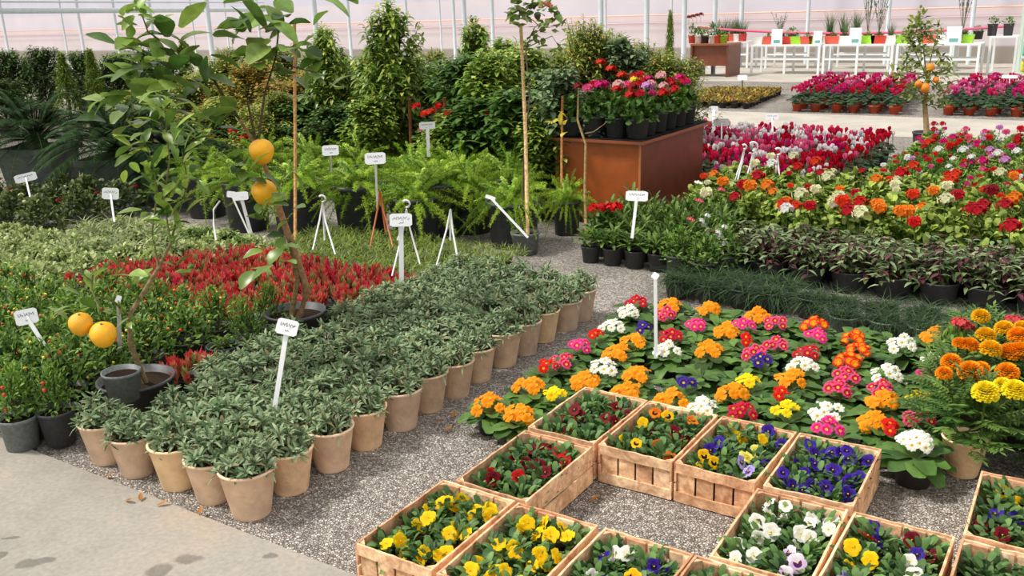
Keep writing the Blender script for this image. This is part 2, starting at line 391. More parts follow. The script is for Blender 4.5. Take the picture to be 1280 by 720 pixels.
def f_cin(mb, r):           # light green rosettes
    for (x, y, z) in [(0, 0, .05)] + [(.045 * math.cos(a), .045 * math.sin(a), .03) for a in (0, 1.3, 2.5, 3.8, 5)]:
        for j in range(14):
            a = j * 2.4 + r.uniform(-.3, .3); t = j / 14; e = .1 + t * 1.2
            d = V((math.cos(a) * math.cos(e), math.sin(a) * math.cos(e), math.sin(e)))
            g = mixc(C(52, 86, 30), C(128, 158, 74), r.random())
            mb.leaf(V((x, y, z + t * .03)), d, UP, r.uniform(.04, .065), .017, g, 3, .4, .3, 'obov')
CIN = fol('foliage', 'leaf', f_cin, 4, 7)

def f_mondo(mb, r):
    for j in range(340):
        a = r.uniform(0, 2 * PI); e = r.uniform(.15, 1.4); d = V((math.cos(a) * math.cos(e), math.sin(a) * math.cos(e), math.sin(e)))
        p = V((r.uniform(-.06, .06), r.uniform(-.06, .06), 0)); g = mixc(C(26, 50, 26), C(88, 120, 72), r.random() ** 1.6)
        mb.leaf(p, d, UP, r.uniform(.09, .17), .0055, g, 4, r.uniform(.5, 1.2), 0, 'lin')
MONDO = fol('foliage', 'leaf', f_mondo, 4, 8)

def f_trad(mb, r):
    for s_ in range(42):
        a = r.uniform(0, 2 * PI); sp = r.uniform(.04, .19); hh = r.uniform(.03, .17)
        pts = [V((math.cos(a) * sp * t * 1.0, math.sin(a) * sp * t, hh * math.sin(t * 2.3) * 1.2 - .10 * max(0, sp - .1) * 6 * t * t)) for t in (0, .25, .5, .75, 1)]
        mb.tube(pts, .0022, C(110, 64, 76), 4)
        for k in range(9):
            t = k / 8 * 3.99; i = int(t); p = pts[i].lerp(pts[i + 1], t - i)
            an = a + (1 if k % 2 else -1) * r.uniform(.4, 1.3); d = V((math.cos(an), math.sin(an), r.uniform(-.3, .5)))
            u = r.random()
            g = C(136, 160, 112) if u < .42 else C(84, 104, 58) if u < .72 else C(112, 58, 72) if u < .86 else C(178, 190, 140)
            mb.leaf(p, d, UP, r.uniform(.045, .07), r.uniform(.02, .028), vary(g, .2, r), 3, .3, .3, 'lance')
TRAD = fol('foliage', 'leaf', f_trad, 5, 9)

def f_cycl(mb, r):
    for j in range(42):
        a = r.uniform(0, 2 * PI); rr = .11 * math.sqrt(r.random()); h = .1 * (1 - (rr / .11) ** 2) * .8 + r.uniform(-.01, .03)
        c = V((rr * math.cos(a), rr * math.sin(a), h)); d = (V((math.cos(a), math.sin(a), r.uniform(-.3, .3))))
        g = mixc(C(34, 62, 36), C(96, 124, 92), r.random()); L = r.uniform(.045, .065)
        mb.leaf(c - d * L * .4, d, UP, L, L * .95, g, 3, .3, -.15, 'round', C(50, 84, 48))
CYCL = fol('foliage', 'leaf', f_cycl, 4, 10)

def f_bloomer(mb, r):       # lime, upright and leafy, under the orange and cream flowers
    for j in range(9):
        d = rdir(r, .9, 1.45); mb.tube([(0, 0, -.02), tuple(d * .2)], .003, C(96, 104, 52), 4)
    for j in range(340):
        d = rdir(r, -.1, PI / 2); q = r.uniform(.4, 1.0)
        p = V((d.x * .14 * q, d.y * .14 * q, max(-.02, d.z * .2 * q)))
        g = vary(mixc(C(76, 112, 34), C(186, 206, 96), r.random() ** .9 * q), .12, r); L = r.uniform(.034, .054)
        mb.leaf(p, (d * .7 + rdir(r, -.6, .8)).normalized(), (d + UP).normalized(), L, L * .8, g, 2, .3, .2, 'round')
BLOOM = fol('foliage', 'leaf', f_bloomer, 5, 11)

def f_marigold(mb, r):
    for j in range(150):
        d = rdir(r, -.1, 1.45); q = r.uniform(.3, 1.0); p = V((d.x * .13 * q, d.y * .13 * q, .02 + d.z * .2 * q))
        dd = (d + rdir(r, -.6, .8) * .8).normalized(); L = r.uniform(.055, .085)
        g = mixc(C(48, 88, 34), C(126, 160, 76), r.random()); sd = dd.cross(UP).normalized()
        mb.tube([p, p + dd * L], .0012, g, 3, False)
        for k in range(5):
            c = p + dd * L * (.2 + .17 * k)
            for s in (-1, 1): mb.leaf(c, (sd * s + dd * .5).normalized(), UP, .028, .0105, g, 2, .2, .15, 'lance')
        mb.leaf(p + dd * L, dd, UP, .03, .011, g, 2, .2, 0, 'lance')
MARI = fol('foliage', 'leaf', f_marigold, 3, 12)

def f_crass(mb, r):         # upright pointed red leaves
    for s_ in range(30):
        grn = r.random() < .16; a = r.uniform(0, 2 * PI); rr = .12 * math.sqrt(r.random()); x, y = rr * math.cos(a), rr * math.sin(a)
        ax = (V((x, y, 0)) * 4 + UP).normalized(); u = r.random()
        tip = C(216, 50, 66) if u < .4 else C(234, 92, 100) if u < .65 else C(222, 44, 92) if u < .85 else C(196, 110, 84)
        base = C(196, 170, 104) if r.random() < .35 else C(186, 84, 66)
        if grn: tip, base = C(160, 160, 96), C(112, 142, 72)
        for j in range(12):
            an = j * 2.4; t = j / 12; d = (V((math.cos(an), math.sin(an), 0)) * (.95 - .7 * t) + ax).normalized()
            mb.leaf(V((x, y, .035 * t + r.uniform(0, .02))), d, ax, r.uniform(.032, .048), .019, vary(base, .15, r), 3, -.15, .35, 'lance', vary(tip, .25, r))
CRASS = fol('foliage', 'leaf', f_crass, 5, 13)

def f_feather(mb, r):       # fine light green tufts
    for j in range(300):
        a = r.uniform(0, 2 * PI); rr = .14 * math.sqrt(r.random()); d = rdir(r, .3, 1.4)
        g = mixc(C(84, 112, 38), C(160, 176, 84), r.random()); mb.leaf(V((rr * math.cos(a), rr * math.sin(a), r.uniform(0, .04))), d, UP, r.uniform(.04, .075), .006, g, 2, .5, 0, 'lance')
FEATH = fol('foliage', 'leaf', f_feather, 3, 14)
def f_spider(mb, r):
    for j in range(90):
        d = rdir(r, .3, 1.35); g = mixc(C(92, 116, 60), C(206, 210, 160), r.random())
        mb.leaf(V((r.uniform(-.05, .05), r.uniform(-.05, .05), 0)), d, UP, r.uniform(.14, .22), .011, g, 4, r.uniform(.5, 1), .2, 'lance')
SPID = fol('foliage', 'leaf', f_spider, 3, 15)

def f_fern(mb, r):          # arching fluffy plumes of asparagus fern
    for s_ in range(74):
        a = r.uniform(0, 2 * PI); e = r.uniform(.15, 1.35); L = r.uniform(.3, .56)
        d = V((math.cos(a) * math.cos(e), math.sin(a) * math.cos(e), math.sin(e))); dr = r.uniform(.25, .75) * (.3 + .7 * math.cos(e))
        pts = [d * (L * t) - UP * (dr * L * 1.5 * t * t) for t in [i / 7 for i in range(8)]]
        mb.tube(pts, .0025, C(120, 140, 50), 3, False)
        g0 = mixc(C(112, 154, 44), C(196, 222, 92), r.random())
        for k in range(230):
            t = (k + .5) / 230 * 6.99; i = int(t); p = pts[i].lerp(pts[i + 1], t - i); ax = (pts[i + 1] - pts[i]).normalized()
            q = rdir(r, -PI / 2, PI / 2); q = (q - ax * q.dot(ax) * .8).normalized()
            ln = .036 * (1 - .5 * (k / 230) ** 2) * r.uniform(.6, 1.2)
            mb.leaf(p, (q + ax * .45).normalized(), ax, ln, .0068, vary(g0, .25, r), 2, .3, 0, 'lance')
FERN = fol('foliage', 'leaf', f_fern, 4, 16)

def f_cycas(mb, r):
    mb.lathe([(.09, -.05), (.11, .04), (.07, .12), (.001, .14)], 10, C(70, 56, 40))
    for s_ in range(52):
        a = s_ * 2.4; t0 = s_ / 52; e = .0 + 1.3 * t0; L = r.uniform(.7, .92) * (1 - .1 * t0)
        d = V((math.cos(a) * math.cos(e), math.sin(a) * math.cos(e), math.sin(e))); dr = .5 * (.45 + .55 * math.cos(e))
        pts = [V((0, 0, .1)) + d * (L * t) + UP * (.15 * t - (dr + .15) * t * t) for t in [i / 8 for i in range(9)]]
        mb.tube(pts, [.006 - .0005 * i for i in range(9)], C(70, 84, 40), 4, False)
        for k in range(60):
            t = (.12 + .88 * k / 60) * 7.99; i = int(t); p = pts[i].lerp(pts[i + 1], t - i); ax = (pts[i + 1] - pts[i]).normalized()
            sd = ax.cross(UP).normalized(); ln = .13 * math.sin(PI * min(.96, .2 + .76 * k / 60)) + .015
            g = mixc(C(14, 40, 14), C(58, 96, 40), r.random() ** 1.6)
            for s in (-1, 1): mb.leaf(p, (sd * s + ax * .6 + UP * .25).normalized(), UP, ln, .0085, g, 2, .35, 0, 'lin')
CYCAS = fol('foliage', 'leaf_matte', f_cycas, 2, 17)

# woody bushes: stems + foliage meshes in a unit height of 1
def f_bush(mb, r, pal, rx=.34, n=1700, L0=(.06, .09), W=.45, z0=.12, prof='ell', shape='egg', gloss=0):
    if shape == 'egg':
        per = 15; nb = n // per
        for b_ in range(nb):
            zt = z0 + .08 + (1.0 - z0 - .08) * (r.random() ** .75 if b_ > 9 else r.uniform(.84, 1.06)); tt = (zt - z0) / (1 - z0)
            R = rx * math.sin(PI * min(.97, max(.03, .1 + .84 * tt))) ** .55; a = b_ * 2.4 + r.uniform(-.3, .3); R *= 1 + .3 * math.sin(a * 2 + zt * 11 + pal[0][1] * 90) + .15 * math.sin(a * 5 - zt * 17); q = r.uniform(.45, 1.12) if b_ > 6 else r.uniform(.1, .8)
            tip = V((R * q * math.cos(a), R * q * math.sin(a), zt)); s0 = V((tip.x * .15, tip.y * .15, max(z0 * .5, zt - r.uniform(.16, .34))))
            mid = s0.lerp(tip, .5) + V((tip.x, tip.y, 0)) * .18
            bc = C(98, 92, 58); mb.tube([s0, mid, tip], [.005, .004, .0015], bc, 3, False)
            for k in range(per):
                t = .25 + .78 * k / per; p = s0.lerp(mid, t * 2) if t < .5 else mid.lerp(tip, (t - .5) * 2); ax = (tip - s0).normalized()
                an = k * 2.4 + b_; sd = V((math.cos(an), math.sin(an), r.uniform(-.35, .35))); d = (ax * r.uniform(.3, .9) + sd).normalized()
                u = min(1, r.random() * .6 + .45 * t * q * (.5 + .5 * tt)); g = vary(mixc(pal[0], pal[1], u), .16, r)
                if len(pal) > 2 and (r.random() < .08 or (t > .9 and b_ % 3 == 0)): g = vary(pal[2], .15, r)
                L = r.uniform(*L0) * (1.0 - .25 * (t > .85)); mb.leaf(p, d, (UP + sd * .2).normalized(), L, L * W, g, 3, r.uniform(.2, .7), .25, prof)
        return
    for j in range(n):
        t = r.random() ** .8; z = z0 + (1 - z0) * t
        if shape == 'egg': R = rx * math.sin(PI * min(.97, .12 + .82 * t)) ** .6
        elif shape == 'cone': R = rx * (1.02 - t) ** .8
        else: R = rx * (.75 + .35 * math.sin(t * 9 + 1)) * (1.05 - t * .6)
        a = r.uniform(0, 2 * PI); q = r.random() ** .35; rr = R * q * (1 + .25 * math.sin(a * 3 + z * 14))
        p = V((rr * math.cos(a), rr * math.sin(a), z + .03 * math.sin(a * 5)))
        d = (V((math.cos(a), math.sin(a), 0)) * r.uniform(.3, 1) + rdir(r, -.9, 1.3)).normalized()
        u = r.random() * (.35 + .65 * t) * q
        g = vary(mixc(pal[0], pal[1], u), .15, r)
        if len(pal) > 2 and r.random() < .1: g = vary(pal[2], .2, r)
        L = r.uniform(*L0); mb.leaf(p, d, (UP + d * .3).normalized(), L, L * W, g, 2, .3, .25, prof)
def f_stems(mb, r, k=4, col=C(104, 84, 58), h=.85, sp=.12):
    for j in range(k):
        a = r.uniform(0, 2 * PI); s = sp * r.uniform(.4, 1) if k > 1 else .01
        pts = [V((math.cos(a) * s * t + r.uniform(-.01, .01), math.sin(a) * s * t + r.uniform(-.01, .01), h * t)) for t in (0, .25, .5, .75, 1)]
        mb.tube(pts, [.018 / k ** .4 * (1 - .6 * t) for t in (0, .25, .5, .75, 1)], col, 6)
def bush_set(pal, seed, nv=3, mat='leaf_glossy', stems=4, **kw):
    fo = fol('foliage', mat, lambda mb, r: f_bush(mb, r, pal, **kw), nv, seed)
    st = fol('stems', 'bark', lambda mb, r: f_stems(mb, r, stems), 1, seed)
    return fo, st[0]
B_DARK = bush_set((C(28, 54, 22), C(88, 124, 58), C(110, 140, 70)), 30, 3, rx=.4, n=3600, mat='leaf_matte', L0=(.05, .075), W=.5)
B_CITR = bush_set((C(56, 94, 30), C(172, 204, 92), C(204, 212, 104)), 31, 4, rx=.28, n=2600, L0=(.06, .095), W=.5, z0=.2)
B_LIME = bush_set((C(78, 110, 38), C(196, 212, 104), C(204, 176, 90)), 32, 3, rx=.32, n=2800, L0=(.05, .08), W=.4, z0=.15, mat='leaf')
B_YELL = bush_set((C(96, 96, 36), C(214, 198, 88), C(196, 120, 66)), 33, 1, rx=.34, n=1900, L0=(.05, .08), W=.5, z0=.2, mat='leaf')
B_THUJ = bush_set((C(86, 118, 34), C(178, 200, 84)), 34, 2, rx=.17, n=3400, L0=(.03, .06), W=.25, z0=.02, shape='cone', stems=1, mat='leaf')
B_MAGN = bush_set((C(48, 88, 32), C(136, 178, 86), C(84, 124, 64)), 35, 2, rx=.3, n=1300, L0=(.09, .14), W=.42, z0=.1)
B_GREY = bush_set((C(76, 106, 64), C(162, 186, 138)), 36, 2, rx=.32, n=1300, L0=(.07, .1), W=.55, z0=.35, mat='leaf')

# ------------------------------------------------------------------ flowers
def fl_prim(col, edge=None, eye=C(250, 205, 30), r=.0225):
    """five notched petals around an eye, facing +z"""
    mb = MB(); e = edge or tuple(min(1, q * 1.1) for q in col)
    for k in range(5):
        a0 = 2 * PI * k / 5; n = 4; k0 = len(mb.v)
        for i in range(n + 1):
            a = a0 + (i / n - .5) * 1.32; s = math.sin(PI * i / n)
            ro = r * (.82 + .26 * s ** .5 - (.16 if i == 2 else 0)); rm = r * .62
            for rr, z in ((r * .1, .0), (r * .24, .002), (rm, .0035), (ro, .001 + .002 * math.sin(k * 2 + i))): mb.v.append((rr * math.cos(a), rr * math.sin(a), z + (.003 * math.sin(i * 2.6 + k) + .0035 * (k % 2)) * rr / r))
        for i in range(n):
            for j in range(3):
                q = k0 + i * 4 + j; mb.f.append((q, q + 4, q + 5, q + 1)); mb.c.append((eye, col, e)[j])
    mb.lathe([(.0001, .002), (r * .18, .001)], 6, tuple(q * .8 for q in eye)); return mb.build('flower', 'petal')
ORG, YEL, WHT, CRM, PNK, MAG, RED, VIO, ROR = C(255, 152, 14), C(255, 216, 20), C(250, 248, 236), C(190, 16, 44), C(232, 60, 124), C(226, 26, 120), C(214, 22, 18), C(52, 26, 120), C(228, 52, 14)
PF = {'orange': fl_prim(ORG, C(255, 164, 24), C(250, 168, 20)), 'yellow': fl_prim(YEL, None, C(248, 190, 10)), 'white': fl_prim(WHT, None, C(240, 196, 50)), 'crimson': fl_prim(CRM, C(206, 30, 66), C(240, 190, 60)),
      'rose pink': fl_prim(C(200, 14, 62), C(234, 84, 132), C(250, 214, 70)), 'magenta': fl_prim(MAG, C(236, 70, 150), C(250, 210, 60)), 'scarlet': fl_prim(RED, C(216, 30, 20), C(255, 190, 20)), 'violet': fl_prim(VIO, C(66, 40, 150), C(240, 210, 60)),
      'red and orange': fl_prim(C(252, 150, 16), ROR, C(255, 196, 20))}

def fl_pansy(top, low, blotch, r=.022):
    """two back petals, two side petals and a broad lower lip with a dark blotch; faces +z, up is +y"""
    mb = MB()
    def petal(a0, wid, R, z, col, bl):
        n = 5; k0 = len(mb.v)
        for i in range(n + 1):
            t = i / n - .5; a = a0 + t * wid; ro = R * (1 - .35 * abs(t * 2) ** 2.2)
            for rr, dz in ((.0, 0), (R * .45, .001), (ro * .86, .003), (ro, .002 + .003 * math.sin(i * 2.2 + a0 * 3))): mb.v.append((rr * math.cos(a), rr * math.sin(a), z + dz))
        for i in range(n):
            for j in range(3):
                q = k0 + i * 4 + j; mb.f.append((q, q + 4, q + 5, q + 1)); mb.c.append((bl, col, tuple(min(1, x * 1.08) for x in col))[j])
    petal(PI * .5 + .55, 1.9, r * 1.1, -.004, top, top); petal(PI * .5 - .55, 1.9, r * 1.1, -.0035, top, top)
    petal(PI * 1.08, 1.6, r, -.001, low, blotch); petal(-PI * .08, 1.6, r, -.0005, low, blotch); petal(-PI * .5, 2.1, r * 1.1, .001, low, blotch)
    mb.ball((0, 0, .002), .0025, C(250, 210, 30), 6, 3); return mb.build('flower', 'petal')
DK = C(44, 14, 34)
PY = {'yellow': fl_pansy(C(255, 214, 16), C(255, 208, 10), C(248, 196, 6)), 'yellow blotched': fl_pansy(C(250, 196, 24), C(255, 206, 20), DK), 'dark red': fl_pansy(C(112, 10, 28), C(132, 14, 28), C(50, 4, 14)), 'red': fl_pansy(C(186, 22, 20), C(196, 30, 18), C(80, 8, 12)),
      'violet': fl_pansy(C(60, 34, 148), C(72, 44, 166), C(30, 12, 70)), 'white': fl_pansy(C(246, 242, 232), C(248, 246, 238), C(232, 230, 200)), 'white and violet': fl_pansy(C(236, 226, 236), C(214, 190, 220), C(84, 30, 96)),
      'lavender': fl_pansy(C(176, 160, 222), C(196, 178, 228), C(96, 60, 150)), 'pale yellow': fl_pansy(C(240, 228, 110), C(246, 232, 120), C(200, 180, 50)), 'orange': fl_pansy(C(222, 110, 20), C(240, 140, 20), C(90, 24, 10)), 'dark purple': fl_pansy(C(44, 20, 62), C(50, 24, 74), C(20, 8, 30))}

def fl_head(col, R=.031, n=26, seed=1, pw=.62, flat=.6):
    """a rounded head of many small florets"""
    mb = MB(); r = random.Random(seed)
    for i in range(n):
        d = rdir(r, -.35, PI / 2); q_ = r.uniform(.6, 1.25); p = V((d.x * R * q_, d.y * R * q_, d.z * R * flat * q_)); c = vary(col, .22, r)
        t = d.cross(UP) if abs(d.z) < .95 else V((1, 0, 0)); t.normalize(); b = d.cross(t)
        a0 = r.uniform(0, PI)
        for k in range(4):
            a = a0 + k * PI / 2; dd = (t * math.cos(a) + b * math.sin(a) + d * .35).normalized()
            mb.leaf(p, dd, d, R * pw, R * pw * .85, tuple(x * .8 for x in c), 2, .2, 0, 'round', c)
    mb.tube([(0, 0, -.1), (0, 0, 0)], .002, C(96, 120, 60), 4)
    return mb.build('flower_head', 'petal')
HC = {'orange': C(248, 136, 30), 'orange-red': C(232, 62, 24), 'crimson': C(196, 20, 40), 'dark red': C(140, 12, 26), 'cream': C(236, 232, 190), 'white': C(248, 246, 242), 'pink': C(238, 92, 150), 'magenta': C(220, 24, 124), 'red': C(214, 22, 24), 'lilac': C(222, 150, 214), 'yellow': C(250, 222, 60), 'coral': C(236, 90, 96), 'pale pink': C(244, 190, 190)}
HEAD = {k: [fl_head(c, seed=i * 7 + 1) for i in range(2)] for k, c in HC.items()}
def fl_pom(col, seed=1, R=.031):
    mb = MB(); r = random.Random(seed)
    for ring in range(9):
        e = -.35 + ring * .23; n = max(4, int(20 * math.cos(e)))
        for k in range(n):
            a = 2 * PI * k / n + ring * .5 + r.uniform(-.1, .1); d = V((math.cos(a) * math.cos(e), math.sin(a) * math.cos(e), math.sin(e)))
            c = vary(col, .08, r); p = V((d.x * R * .62, d.y * R * .62, d.z * R * .5))
            mb.leaf(p, (d + UP * .25).normalized(), UP, R * .5, R * .42, c, 2, .3, .3, 'round', c)
    mb.tube([(0, 0, -.13), (0, 0, -.01)], .003, C(86, 112, 50), 5); mb.lathe([(.004, -.03), (.012, -.01), (.014, 0)], 8, C(80, 110, 50))
    return mb.build('flower_head', 'petal')
POM = {'orange': fl_pom(C(255, 166, 20)), 'amber': fl_pom(C(255, 202, 24), 2), 'yellow': fl_pom(C(255, 234, 44), 3)}
def fl_cyc(col):
    """several upright swept-back cyclamen flowers on stems, as one spray"""
    mb = MB(); r = random.Random(5)
    for k in range(5):
        a = 2 * PI * k / 5
        d = V((math.cos(a) * .42, math.sin(a) * .42, 1)).normalized()
        mb.leaf(V((0, 0, 0)), d, V((-math.cos(a), -math.sin(a), .4)), .042, .032, tuple(x * .8 for x in col), 3, -.25, .25, 'obov', vary(col, .12, r))
    mb.tube([(0.006, 0, -.1), (0, 0, -.01), (0, 0, .004)], .0017, C(130, 60, 60), 4)
    return mb.build('flower', 'petal')
CYF = {k: fl_cyc(c) for k, c in {'pink': C(240, 110, 160), 'crimson': C(196, 14, 46), 'red': C(214, 24, 48), 'white': C(250, 242, 244), 'magenta': C(222, 24, 120), 'pale pink': C(246, 180, 206), 'rose': C(228, 40, 92)}.items()}

# ================================================================== SETTING
def plane(name, x0, x1, y0, y1, z, mat, th=0):
    mb = MB(); mb.box((x0, y0, z - th), (x1, y1, z), C(128, 128, 128)); return struct(name, mb.build(name, mat, False))
plane('floor', -80, 14, -4, 30, 0, 'gravel', .2)
plane('concrete_path', -80, 14, -4, 1.79, .014, 'concrete', .05)
plane('concrete_walkway', -80, 14, 12.3, 14.45, .02, 'concrete_pale', .05)
plane('concrete_walkway', -80, 14, 20.3, 29, .02, 'concrete_pale', .05)
# back wall of plastic sheet, posts, rails
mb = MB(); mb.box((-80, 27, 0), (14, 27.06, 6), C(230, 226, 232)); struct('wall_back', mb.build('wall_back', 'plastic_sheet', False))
STEEL = C(186, 194, 198)
def post_mesh(r, h, brace):
    mb = MB(); mb.tube([(0, 0, 0), (0, 0, h)], r, STEEL, 10)
    b = None
    if brace:
        b = MB()
        for s in (-1, 1): b.tube([(0, 0, 2.1), (s * .35, 0, 2.6), (s * 1.0, 0, 3.6)], r * .35, STEEL, 6)
    return mb.build('post', 'metal'), b.build('brace', 'metal') if b else None
posts = [(6, 25, .06, 0), (80, 25, .04, 0), (101, 22, .06, 0), (146, 22, .05, 0), (191, 22, .06, 0), (242, 26, .035, 0), (262, 15, .06, 0), (284, 26, .035, 0), (324, 24, .055, 0), (395, 16, .065, 0), (437, 23, .055, 1), (509, 25, .05, 0), (551, 26, .03, 0), (568, 23, .05, 1), (581, 19, .06, 0),
         (616, 23, .055, 1), (751, 17.5, .055, 0), (757, 26, .035, 0), (808, 20, .06, 1), (839, 26, .03, 0), (855, 16, .045, 0), (893, 22.3, .055, 1), (926, 25, .06, 1), (1009, 26.5, .05, 0), (1109, 26.5, .055, 0), (1214, 26.5, .055, 0)]
for i, (px, Y, r, br) in enumerate(sorted(posts)):
    p = GY(px, 40, Y); me, b = post_mesh(r, 5.2, br)
    thing('steel_post', 'galvanised greenhouse post, %s from the left edge of the photo%s' % (ow(i), ', with slanting braces' if br else ''), 'post', (p.x, p.y, 0), [('post', me)] + ([('brace', b)] if b else []), group='greenhouse posts')
def beam(name, a, b, r, col, label, n=6):
    mb = MB(); mb.tube([a, b], r, col, n); o = mobj(name, mb.build(name, 'metal')); tag(o, label, 'rail'); return o
for (y0, Ya, pxb, Yb, pyb, r, lab) in [(14, 15, 330, 24, 12, .085, 'thick pale steel gutter beam high behind the lemon trees'), (2, 15, 330, 24, 3, .03, 'thin steel pipe above the gutter beam')]:
    a = GY(-40, y0, 14); b = GY(pxb, pyb, Yb); beam('steel_beam', a, b, r, C(200, 212, 212), lab)
zz = GY(900, 17, 26.9).z
beam('wall_wire', (-60, 26.9, zz), (12, 26.9, zz), .02, C(244, 196, 168), 'peach coloured wire running high along the plastic wall')
beam('wall_wire', (-60, 26.9, GY(900, 27, 26.9).z), (12, 26.9, GY(900, 27, 26.9).z), .012, C(222, 190, 196), 'faint pink wire below the peach wire on the plastic wall')
# slack red tape
a, b = GY(872, 34, 24.5), GY(1255, 33, 24.5); mb = MB(); pts = [a.lerp(b, t) + UP * (-.35 * 4 * t * (1 - t)) * .45 for t in [i / 12 for i in range(13)]]
mb.tube(pts, .03, C(232, 110, 140), 5); o = mobj('barrier_tape', mb.build('barrier_tape', 'fabric')); tag(o, 'long pinkish red tape sagging behind the white tables', 'tape')
# ================================================================== TERRACOTTA BLOCK
rg = random.Random(11)
for row in range(13):
    for c in range(5):          # c counted from the gravel aisle
        if (row, c) in ((1, 4), (6, 4), (2, 4)): continue
        x = -2.345 - .203 * c + rg.uniform(-.012, .012); y = 1.905 + .2 * row + rg.uniform(-.012, .012)
        s = rg.uniform(.95, 1.05)
        lab = 'grey-green felty plant in terracotta pot, %s row from the path, %s from the gravel aisle' % (ow(row), ow(c))
        ti = rg.choice([0, 1, 3]) if row == 0 else rg.randrange(3)
        thing('potted_plant', lab, 'potted plant', (x, y, 0), [('pot', TPOT[ti]), ('soil', TSOIL), ('foliage', GREY[rg.randrange(6)], (0, 0, .16), (0, 0, rg.uniform(0, 6)), ((rg.uniform(.84, .95) if row == 0 or c == 0 else rg.uniform(1, 1.15)),) * 2 + (rg.uniform(.9, 1.2),))], rg.uniform(0, 6), s, 'terracotta pots of grey-green plants')

# ================================================================== CRATES
WD = [C(246, 212, 176), C(238, 196, 160), C(250, 222, 190), C(228, 182, 148)]
def board(lo, hi, k, r, sl=.002):
    mb = MB(); x0, y0, z0 = lo; x1, y1, z1 = hi
    # a rough sawn board: subdivided along its length with slightly wavy edges
    ax = 0 if x1 - x0 > max(y1 - y0, z1 - z0) else 1 if y1 - y0 > z1 - z0 else 2
    n = 8; L0, L1 = lo[ax], hi[ax]; o = [i for i in range(3) if i != ax]
    kv = 0
    for i in range(n + 1):
        t = L0 + (L1 - L0) * i / n; j = [r.uniform(-sl, sl) for _ in range(2)]
        for (a, b) in ((0, 0), (1, 0), (1, 1), (0, 1)):
            p = [0, 0, 0]; p[ax] = t; p[o[0]] = (lo, hi)[a][o[0]]; p[o[1]] = (lo, hi)[b][o[1]] + (j[b] if i not in (0, n) else 0); mb.v.append(tuple(p))
    for i in range(n):
        for q in range(4): mb.f.append((i * 4 + q, i * 4 + (q + 1) % 4, i * 4 + 4 + (q + 1) % 4, i * 4 + 4 + q)); mb.c.append(WD[k])
    mb.f += [(3, 2, 1, 0), tuple(n * 4 + i for i in range(4))]; mb.c += [WD[k]] * 2
    return mb.build('board', 'crate_wood', False)
r = random.Random(5)
CW, CL, CH = .283, .445, .15
def crate_parts(seed):
    r = random.Random(seed); P = []
    x, y = CW / 2, CL / 2; t = .007
    for s in (-1, 1):
        xa, xb = (s * x - (t if s > 0 else 0)), (s * x + (0 if s > 0 else t))
        P.append(('side_board', board((xa, -y, .078), (xb, y, CH), r.randrange(4), r)))
        P.append(('side_board', board((xa, -y, .006), (xb, y, .07), r.randrange(4), r)))
        # ends: upright slats between a top and a bottom rail
        ya, yb = s * (y - t), s * (y - 2 * t)
        w = (CW - .03) / 4
        for k in range(4):
            x0 = -x + .012 + k * (w + .004); P.append(('end_slat', board((x0, min(ya, yb), .008), (x0 + w - .004, max(ya, yb), CH - .006), r.randrange(4), r, .0005)))
        ya, yb = s * y, s * (y - t)
        P.append(('end_rail', board((-x + t, min(ya, yb), CH - .036), (x - t, max(ya, yb), CH), r.randrange(4), r)))
        P.append(('end_rail', board((-x + t, min(ya, yb), .004), (x - t, max(ya, yb), .042), r.randrange(4), r)))
        for q in (-1, 1):
            mb = MB(); cx, cy = q * (x - t), s * (y - 2 * t); pts = [(cx, cy), (cx - q * .02, cy), (cx, cy - s * .02)]
            mb.v = [(a, b, z) for z in (.002, CH - .002) for a, b in pts]; mb.f = [(0, 1, 2), (5, 4, 3), (0, 3, 4, 1), (1, 4, 5, 2), (2, 5, 3, 0)]; mb.c = [WD[0]] * 5
            P.append(('corner_post', mb.build('corner_post', 'crate_wood', False)))
    for k in range(4):
        x0 = -x + .012 + k * .064; P.append(('floor_board', board((x0, -y + .015, .001), (x0 + .057, y - .015, .006), r.randrange(4), r, .0003)))
    return P
CRP = [crate_parts(i) for i in range(3)]
PINKPOT = bpot(.105, hs=.82)
def cxy(col, row): return (-1.555 + .298 * col - (.03 if row == 0 else 0), (1.985, 2.445, 2.915)[row])
